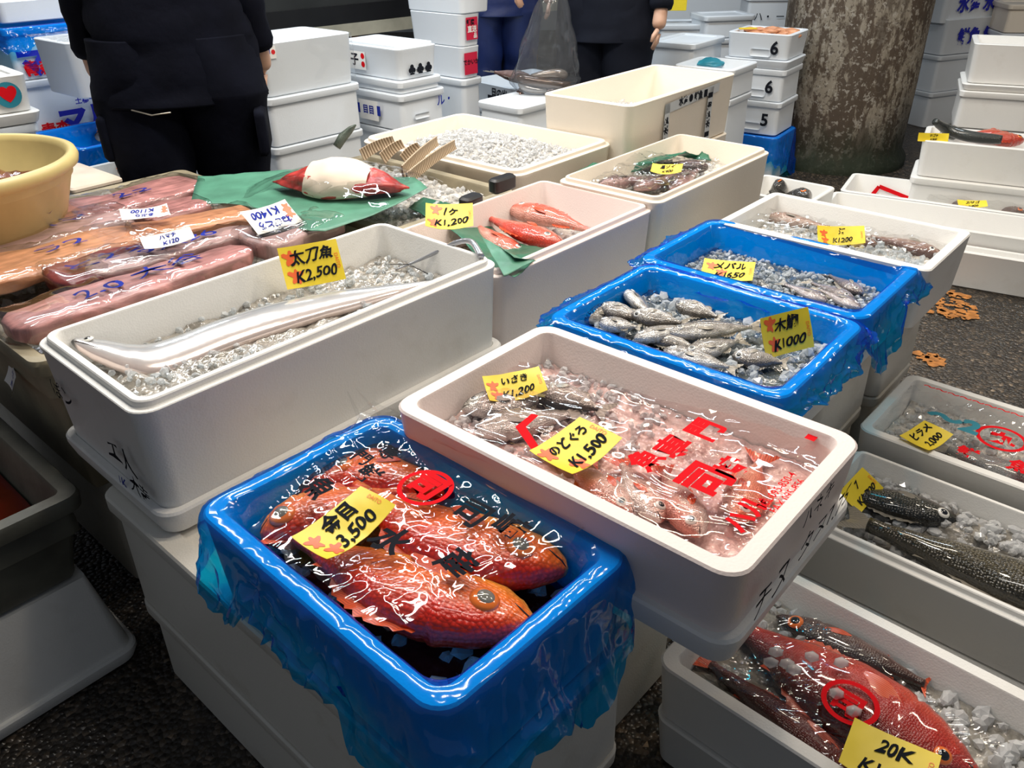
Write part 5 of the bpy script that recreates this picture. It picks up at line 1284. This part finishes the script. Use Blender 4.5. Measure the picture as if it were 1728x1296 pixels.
for i, (s, t, col) in enumerate((((1620, 226), (1590, 222), 0), ((1728, 238), (1650, 232), 1), ((1700, 232), (1640, 226), 1))):
    pal = [((.03, .04, .03), (.08, .09, .07), (.2, .2, .17)), ((.6, .06, .03), (.75, .14, .07), (.8, .4, .3))][col]
    fish('red_fish' if col else 'dark_fish', ['dark fish at the left in the box near the column foot', 'red fish at the right in the box near the column foot', 'red fish behind in the box near the column foot'][i], P(s[0], s[1], zr3-.01), P(t[0], t[1], zr3-.005), .045, .03, 'slim', *pal, 'f_rock' if col else 'f_silver', 'fin_red' if col else 'fin_grey', seed=120+i)
f9 = a_path([tuple(P(*p_, z_)) for p_, z_ in (((1578, 205), zr3+.075), ((1598, 218), zr3+.035), ((1635, 230), zr3+.018), ((1690, 236), zr3+.015))])
V, F = tube([f9(i/20) for i in range(21)], [.006+.018*math.sin(math.pi*(.15+.6*i/20)) for i in range(21)], 12)
tag(mesh_obj('long_dark_fish', V, F, M['f_silver'], None, True, None, [(.035, .04, .035)]*len(V)), 'long dark fish draped over the rim beside the column', 'fish')
pricetag('yellow tag at the left rim of the red fish box near the column', P(1574, 232, zr3+.012), Vector((1, -.2, 0)), Vector((0, .35, 1)), .12, .035, 'マゴチ', 'K900', blot=False, daito=0)
# long low boxes across the right
zq = .20; thq = th_of((1416, 321), (1728, 363), zq)
rq1 = foot(zq, thq, N=(1416, 321), L=(1440, 291), a=1.0)
e1q, e2q = E(thq)
Q1 = foam('long low white foam box with red print on its film, farthest of three', (rq1[0], rq1[0]+.95, rq1[2], rq1[3]), 0, zq, thq, lip='flat', wall=.02)
lo2 = P(1690, 397, zq).dot(e2q); a1q = P(1374, 344, zq).dot(e1q)
Q2 = foam('long low white foam box, middle of three across the right', (rq1[0]-.02, rq1[0]+.95, lo2, rq1[2]-.006), 0, zq-.003, thq, lip='flat', wall=.02)
lo3 = P(1680, 438, .135).dot(e2q)
Q3 = foam('long low white foam box nearest the asphalt patch', (rq1[0]+.02, rq1[0]+.97, lo3, lo2-.006), 0, .145, thq, lip='flat', wall=.02)
strokes([[(0, 0), (.03, .06)], [(.03, .06), (.18, .02)]], .016, 'ink_red', Q1.o, Vector((-Q1.a+.10, Q1.b-Q1.wall-.014, .10)), (1, 0, 0), (0, 0, 1), 'printed_line')
for i, (s, t) in enumerate((((1640, 352), (1590, 340)), ((1728, 362), (1670, 350)))):
    fish('brown_fish', ['brown fish at the left in the farthest long low box', 'brown fish at the right in the farthest long low box'][i], P(*s, .15), P(*t, .15), .035, .03, 'rock', (.12, .06, .05), (.3, .15, .12), (.5, .35, .3), 'f_silver', 'fin_red', seed=130+i)
wrap('clear film over the fish in the farthest long low box', [P(1560, 350, .17), P(1728, 372, .17), P(1728, 335, .17), P(1575, 322, .17)], lambda x, y: .185, .012, 12, 50, 30, seed=81)
pricetag('yellow tag in the farthest long low box', P(1640, 345, .195), Vector((1, -.3, 0)), Vector((.1, 1, .2)), .11, .05, 'カサゴ', 'K800', blot=False, daito=0)
fish('red_fish', 'red fish whose tail shows in the nearest long low box', P(1600, 425, .09), P(1670, 432, .11), .05, .03, 'slim', (.5, .02, .02), (.6, .04, .03), (.7, .2, .15), 'f_rock', 'fin_red', seed=140)
# small open box behind the long film-wrapped box
tho = th_of((1290, 293), (1410, 315), .26); ro = foot(.26, tho, L=(1290, 293), T=(1412, 316), b=.30)
BO = foam('small open white foam box of dark fish in front of the column', ro, 0, .26, tho, lip='flat', wall=.02)
for i, (s, t) in enumerate((((1325, 310), (1300, 325)), ((1365, 332), (1325, 330)))):
    fish('dark_fish', ['dark fish with head up in the small box before the column', 'dark fish lying flat in the small box before the column'][i], P(*s, .25), P(*t, .20), .045, .035, 'rock', (.05, .045, .04), (.13, .11, .1), (.4, .36, .32), 'f_silver', 'fin_grey', seed=150+i)

# ============================================================ PEOPLE
def skin_mesh(name, joints, edges, mat, parent, root_i=0, sub=2, disp=0):
    me = bpy.data.meshes.new(name); me.from_pydata([j[0] for j in joints], edges, []); me.update()
    o = bpy.data.objects.new(name, me); COL.objects.link(o); o.parent = parent; me.materials.append(M[mat])
    md = o.modifiers.new('skin', 'SKIN'); md.use_smooth_shade = True
    lay = me.skin_vertices[0] if me.skin_vertices else None
    if lay is None:
        bm = bmesh.new(); bm.from_mesh(me); bm.verts.layers.skin.verify(); bm.to_mesh(me); bm.free(); lay = me.skin_vertices[0]
    for i, j in enumerate(joints):
        r_ = j[1]; lay.data[i].radius = r_ if isinstance(r_, tuple) else (r_, r_)
        lay.data[i].use_root = (i == root_i)
    s = o.modifiers.new('sub', 'SUBSURF'); s.levels = sub; s.render_levels = sub
    if disp:
        tx = bpy.data.textures.get('folds') or bpy.data.textures.new('folds', 'CLOUDS'); tx.noise_scale = .11; tx.noise_depth = 2
        d = o.modifiers.new('folds', 'DISPLACE'); d.texture = tx; d.strength = disp; d.mid_level = .5; d.texture_coords = 'LOCAL'
    return o
def person(label, loc, rz, trousers, jacket, wide=1.0, step=.0, armL=None, armR=None, head=True, lean=0):
    root = empty('person', loc, rz); tag(root, label, 'person')
    w = wide; s = step
    armR = armR or [(.25, .02, 1.12), (.27, .08, .90), (.27, .12, .82)]
    armL = armL or [(-.25, .02, 1.12), (-.27, .08, .90), (-.27, .12, .82)]
    J = [((0, 0, .95), (.105, .08)), ((0, lean*.3, 1.15), (.10, .075)), ((0, lean, 1.36), (.13, .08)), ((0, lean, 1.47), (.05, .05)), ((0, lean+.02, 1.56), (.075, .085)), ((0, lean+.02, 1.66), (.07, .085)),
         ((-.09, 0, .86), .06), ((-.11, -s*.3, .50), .05), ((-.12, -s, .10), .042), ((-.12, -s+.13, .04), .035),
         ((.09, 0, .86), .06), ((.11, s*.3, .50), .05), ((.12, s, .10), .042), ((.12, s+.13, .04), .035),
         ((-.19, lean, 1.38), .055), (armL[0], .042), (armL[1], .032), (armL[2], .035), ((.19, lean, 1.38), .055), (armR[0], .042), (armR[1], .032), (armR[2], .035)]
    Eg = [(0, 1), (1, 2), (2, 3), (3, 4), (4, 5), (0, 6), (6, 7), (7, 8), (8, 9), (0, 10), (10, 11), (11, 12), (12, 13), (2, 14), (14, 15), (15, 16), (16, 17), (2, 18), (18, 19), (19, 20), (20, 21)]
    skin_mesh('body', J, Eg, 'skin', root)
    for hd, sg in ((armL, -1), (armR, 1)):
        for f in range(4):
            b = Vector(hd[2])+Vector((0, .012*(f-1.5)*1.3, -.02)); V, F = tube([b, b+Vector((-sg*.006, .003*(f-1.5), -.035)), b+Vector((-sg*.018, 0, -.065+.006*abs(f-1.5)))], [.010, .009, .007], 8); mesh_obj('finger', V, F, M['skin'], root)
        b = Vector(hd[2])+Vector((0, .02, .0)); V, F = tube([b, b+Vector((-sg*.01, .03, -.02)), b+Vector((-sg*.015, .035, -.045))], [.011, .010, .008], 8); mesh_obj('thumb', V, F, M['skin'], root)
    def rings(path, n=32, fold=.012, sd=1):
        """path: (centre, rx, ry) from the top down; soft cloth folds"""
        L_ = []; m = len(path)-1; N_ = 10*m
        for k in range(N_+1):
            f = k/10; i_ = min(int(f), m-1); t = f-i_; t = t*t*(3-2*t)
            c = Vector(path[i_][0]).lerp(Vector(path[i_+1][0]), t); rx = path[i_][1]*(1-t)+path[i_+1][1]*t; ry = path[i_][2]*(1-t)+path[i_+1][2]*t; lp = []
            for q in range(n):
                a = 2*math.pi*q/n; d = 1+fold*8*nz(math.cos(a)*1.4+sd, math.sin(a)*1.4, c.z*7)+fold*4*(1-2*abs(nz(math.cos(a)+sd, math.sin(a)*2, c.z*13)))
                lp.append((c.x+rx*d*math.cos(a), c.y+ry*d*math.sin(a), c.z))
            L_.append(lp)
        return loft(L_[::-1])
    def merge(parts):
        V = []; F = []
        for v, f in parts: k = len(V); V += v; F += [tuple(x+k for x in g) for g in f]
        return V, F
    hx = .100*w
    legs = [rings([((sx*hx*.85, 0, .96), .118*w, .135), ((sx*hx, 0, .78), .122*w, .14), ((sx*hx, sx*s*.4, .48), .098*w, .108), ((sx*hx, sx*s*.9, .25), .092*w, .10), ((sx*hx, sx*s, .06), .088*w, .105)], sd=sx*3) for sx in (-1, 1)]
    mesh_obj('trousers', *merge(legs), M[trousers], root)
    tor = rings([((0, lean, 1.47), .07, .07), ((0, lean, 1.43), .155*w, .095), ((0, lean, 1.34), .205*w, .125), ((0, lean*.5, 1.12), .195*w, .14), ((0, 0, .95), .200*w, .15), ((0, 0, .76), .212*w, .160)], sd=5)
    slv = []
    for sg, ar in ((-1, armL), (1, armR)):
        pts = [(sg*.17*w, lean, 1.39), (sg*.215*w, lean, 1.33)] + [tuple(ar[0]), tuple(ar[1])]
        fp = a_path(pts); slv.append(tube([fp(i/14) for i in range(15)], [.068-.018*i/14+.004*math.sin(i*2.1) for i in range(15)], 16))
    mesh_obj('jacket', *merge([tor]+slv), M[jacket], root)
    for sx in (-1, 1):
        V, F = loft([rl(.055, .13, .01, .0, .03), rl(.055, .13, 0, .03, .03), rl(.055, .13, 0, .06, .03), rl(.055, .13, .02, .09, .03)]); o = mesh_obj('boot', V, F, M['rubber'], root); o.location = (sx*.105*w, sx*s+.05, 0)
    # hair, face
    hz = lean+.02
    V = []; F = []; n = 20
    for i in range(9):
        f = math.pi/2*i/8
        for j in range(n): a = 2*math.pi*j/n; V.append((.083*math.cos(a)*math.cos(f), hz-.005+.098*math.sin(a)*math.cos(f), 1.64+.09*math.sin(f)))
    for i in range(8):
        for j in range(n): k = (j+1) % n; F.append((i*n+j, i*n+k, (i+1)*n+k, (i+1)*n+j))
    mesh_obj('hair', V, F, M['hair'], root)
    for sx in (-1, 1):
        o = mesh_obj('eye', *tube([(sx*.03, hz+.075, 1.61), (sx*.03, hz+.084, 1.61)], [.012, .006], 8), M['eye_white'], root)
        o = mesh_obj('ear', *tube([(sx*.078, hz, 1.63), (sx*.084, hz-.005, 1.60), (sx*.078, hz, 1.57)], [.008, .012, .008], 8), M['skin'], root)
    mesh_obj('nose', *tube([(0, hz+.08, 1.605), (0, hz+.10, 1.575), (0, hz+.085, 1.565)], [.008, .014, .010], 8), M['skin'], root)
    mesh_obj('mouth', *tube([(-.022, hz+.082, 1.535), (0, hz+.088, 1.533), (.022, hz+.082, 1.535)], [.003, .005, .003], 6), M['mouth'], root)
    return root
p1c = PY(305, 200, 2.80)
p1 = person('person standing behind the beige tote in dark navy cargo trousers and jacket', (p1c.x, p1c.y+.05, 0), R(12), 'cloth_navy', 'cloth_navy', wide=1.22, step=.10)
# cargo pockets and zip on the trousers
for sx, ang in ((-1, 0), (1, 0)):
    V, F = loft([rl(.075, .11, .0, 0, .02), rl(.075, .11, 0, .02, .02), rl(.075, .11, .012, .032, .02)]); o = mesh_obj('cargo_pocket', V, F, M['cloth_navy'], p1); o.location = (sx*.235, -.02-sx*.03, .66); o.rotation_euler = (0, R(90*sx), 0)
z0 = PY(222, 186, 2.66); z1 = PY(288, 190, 2.60); inv = p1.matrix_basis.inverted()
mesh_obj('zip', *tube([inv @ z0, inv @ (z0.lerp(z1, .5)+Vector((0, 0, -.012))), inv @ z1], .0022, 6), M['zip'], p1)
p2c = PY(1020, 100, 4.15)
p2 = person('person in dark slate trousers standing behind the taped cream box', (p2c.x, p2c.y, 0), R(160), 'cloth_slate', 'cloth_slate', wide=1.05, step=.05, armR=[(.24, .10, 1.14), (.30, .26, 1.02), (.33, .32, 1.0)])
p3c = PY(845, 50, 5.25)
p3 = person('person in blue waterproof trousers and black boots behind the plastic bag', (p3c.x, p3c.y, 0), R(185), 'cloth_blue', 'cloth_blue', wide=1.1, step=.06)
# plastic bag of long fish
def bag():
    top = PY(925, -28, 3.95); bot = PY(918, 160, 3.95); root = empty('plastic_bag', (bot.x, bot.y, bot.z)); tag(root, 'clear plastic bag hanging with coiled brown fish inside', 'bag')
    H_ = top.z-bot.z; n = 64; m = 40; V = []; F = []
    for k in range(m+1):
        f = k/m; rx = (.155*(1-f)**.55+.012) if f > .18 else .02+.155*(.82**.55)*math.sin(math.pi/2*min(1, (f+.02)/.20))**.6
        for i in range(n):
            a = 2*math.pi*i/n; w_ = 1+.10*nz(math.cos(a)*3, math.sin(a)*3, f*5)+.05*crink(math.cos(a)*.3, math.sin(a)*.3+f*.2, 16, 2)
            V.append((rx*math.cos(a)*w_+.04*f, rx*.6*math.sin(a)*w_, H_*f-.01))
    for k in range(m):
        for i in range(n): j = (i+1) % n; F.append((k*n+i, k*n+j, (k+1)*n+j, (k+1)*n+i))
    mesh_obj('bag_film', V, F, M['bagfilm'], root)
    return root, bot
M['bagfilm'] = film_mat('bag_film', (.80, .82, .84), .12, .6, (.5, .52, .55), .07, bscale=14, bstr=.8, add=.06)
bg, bb = bag()
for i, (r0, zz, a0, cl) in enumerate(((.115, .02, 0, (.14, .08, .06)), (.10, .045, 1.2, (.55, .50, .45)), (.12, .065, 2.4, (.16, .10, .07)), (.09, .085, 4.0, (.42, .34, .28)), (.105, .01, 5.0, (.12, .06, .05)))):
    pts = [bb+Vector((r0*math.cos(a0+t*3.6), r0*.55*math.sin(a0+t*3.6), zz+.015*math.sin(t*5))) for t in [k/16 for k in range(17)]]
    V, F = tube(pts, [.010+.012*math.sin(math.pi*(.1+.8*k/16)) for k in range(17)], 12)
    tag(mesh_obj('long_fish', V, F, M['f_cut'], None, True, None, [cl]*len(V)), ['dark brown fish coiled lowest in the plastic bag', 'pale-bellied fish coiled in the plastic bag', 'dark brown fish coiled on top in the plastic bag', 'light brown fish coiled at the back of the plastic bag', 'reddish brown fish at the bottom right of the plastic bag'][i], 'fish', 'long fish coiled in the plastic bag')
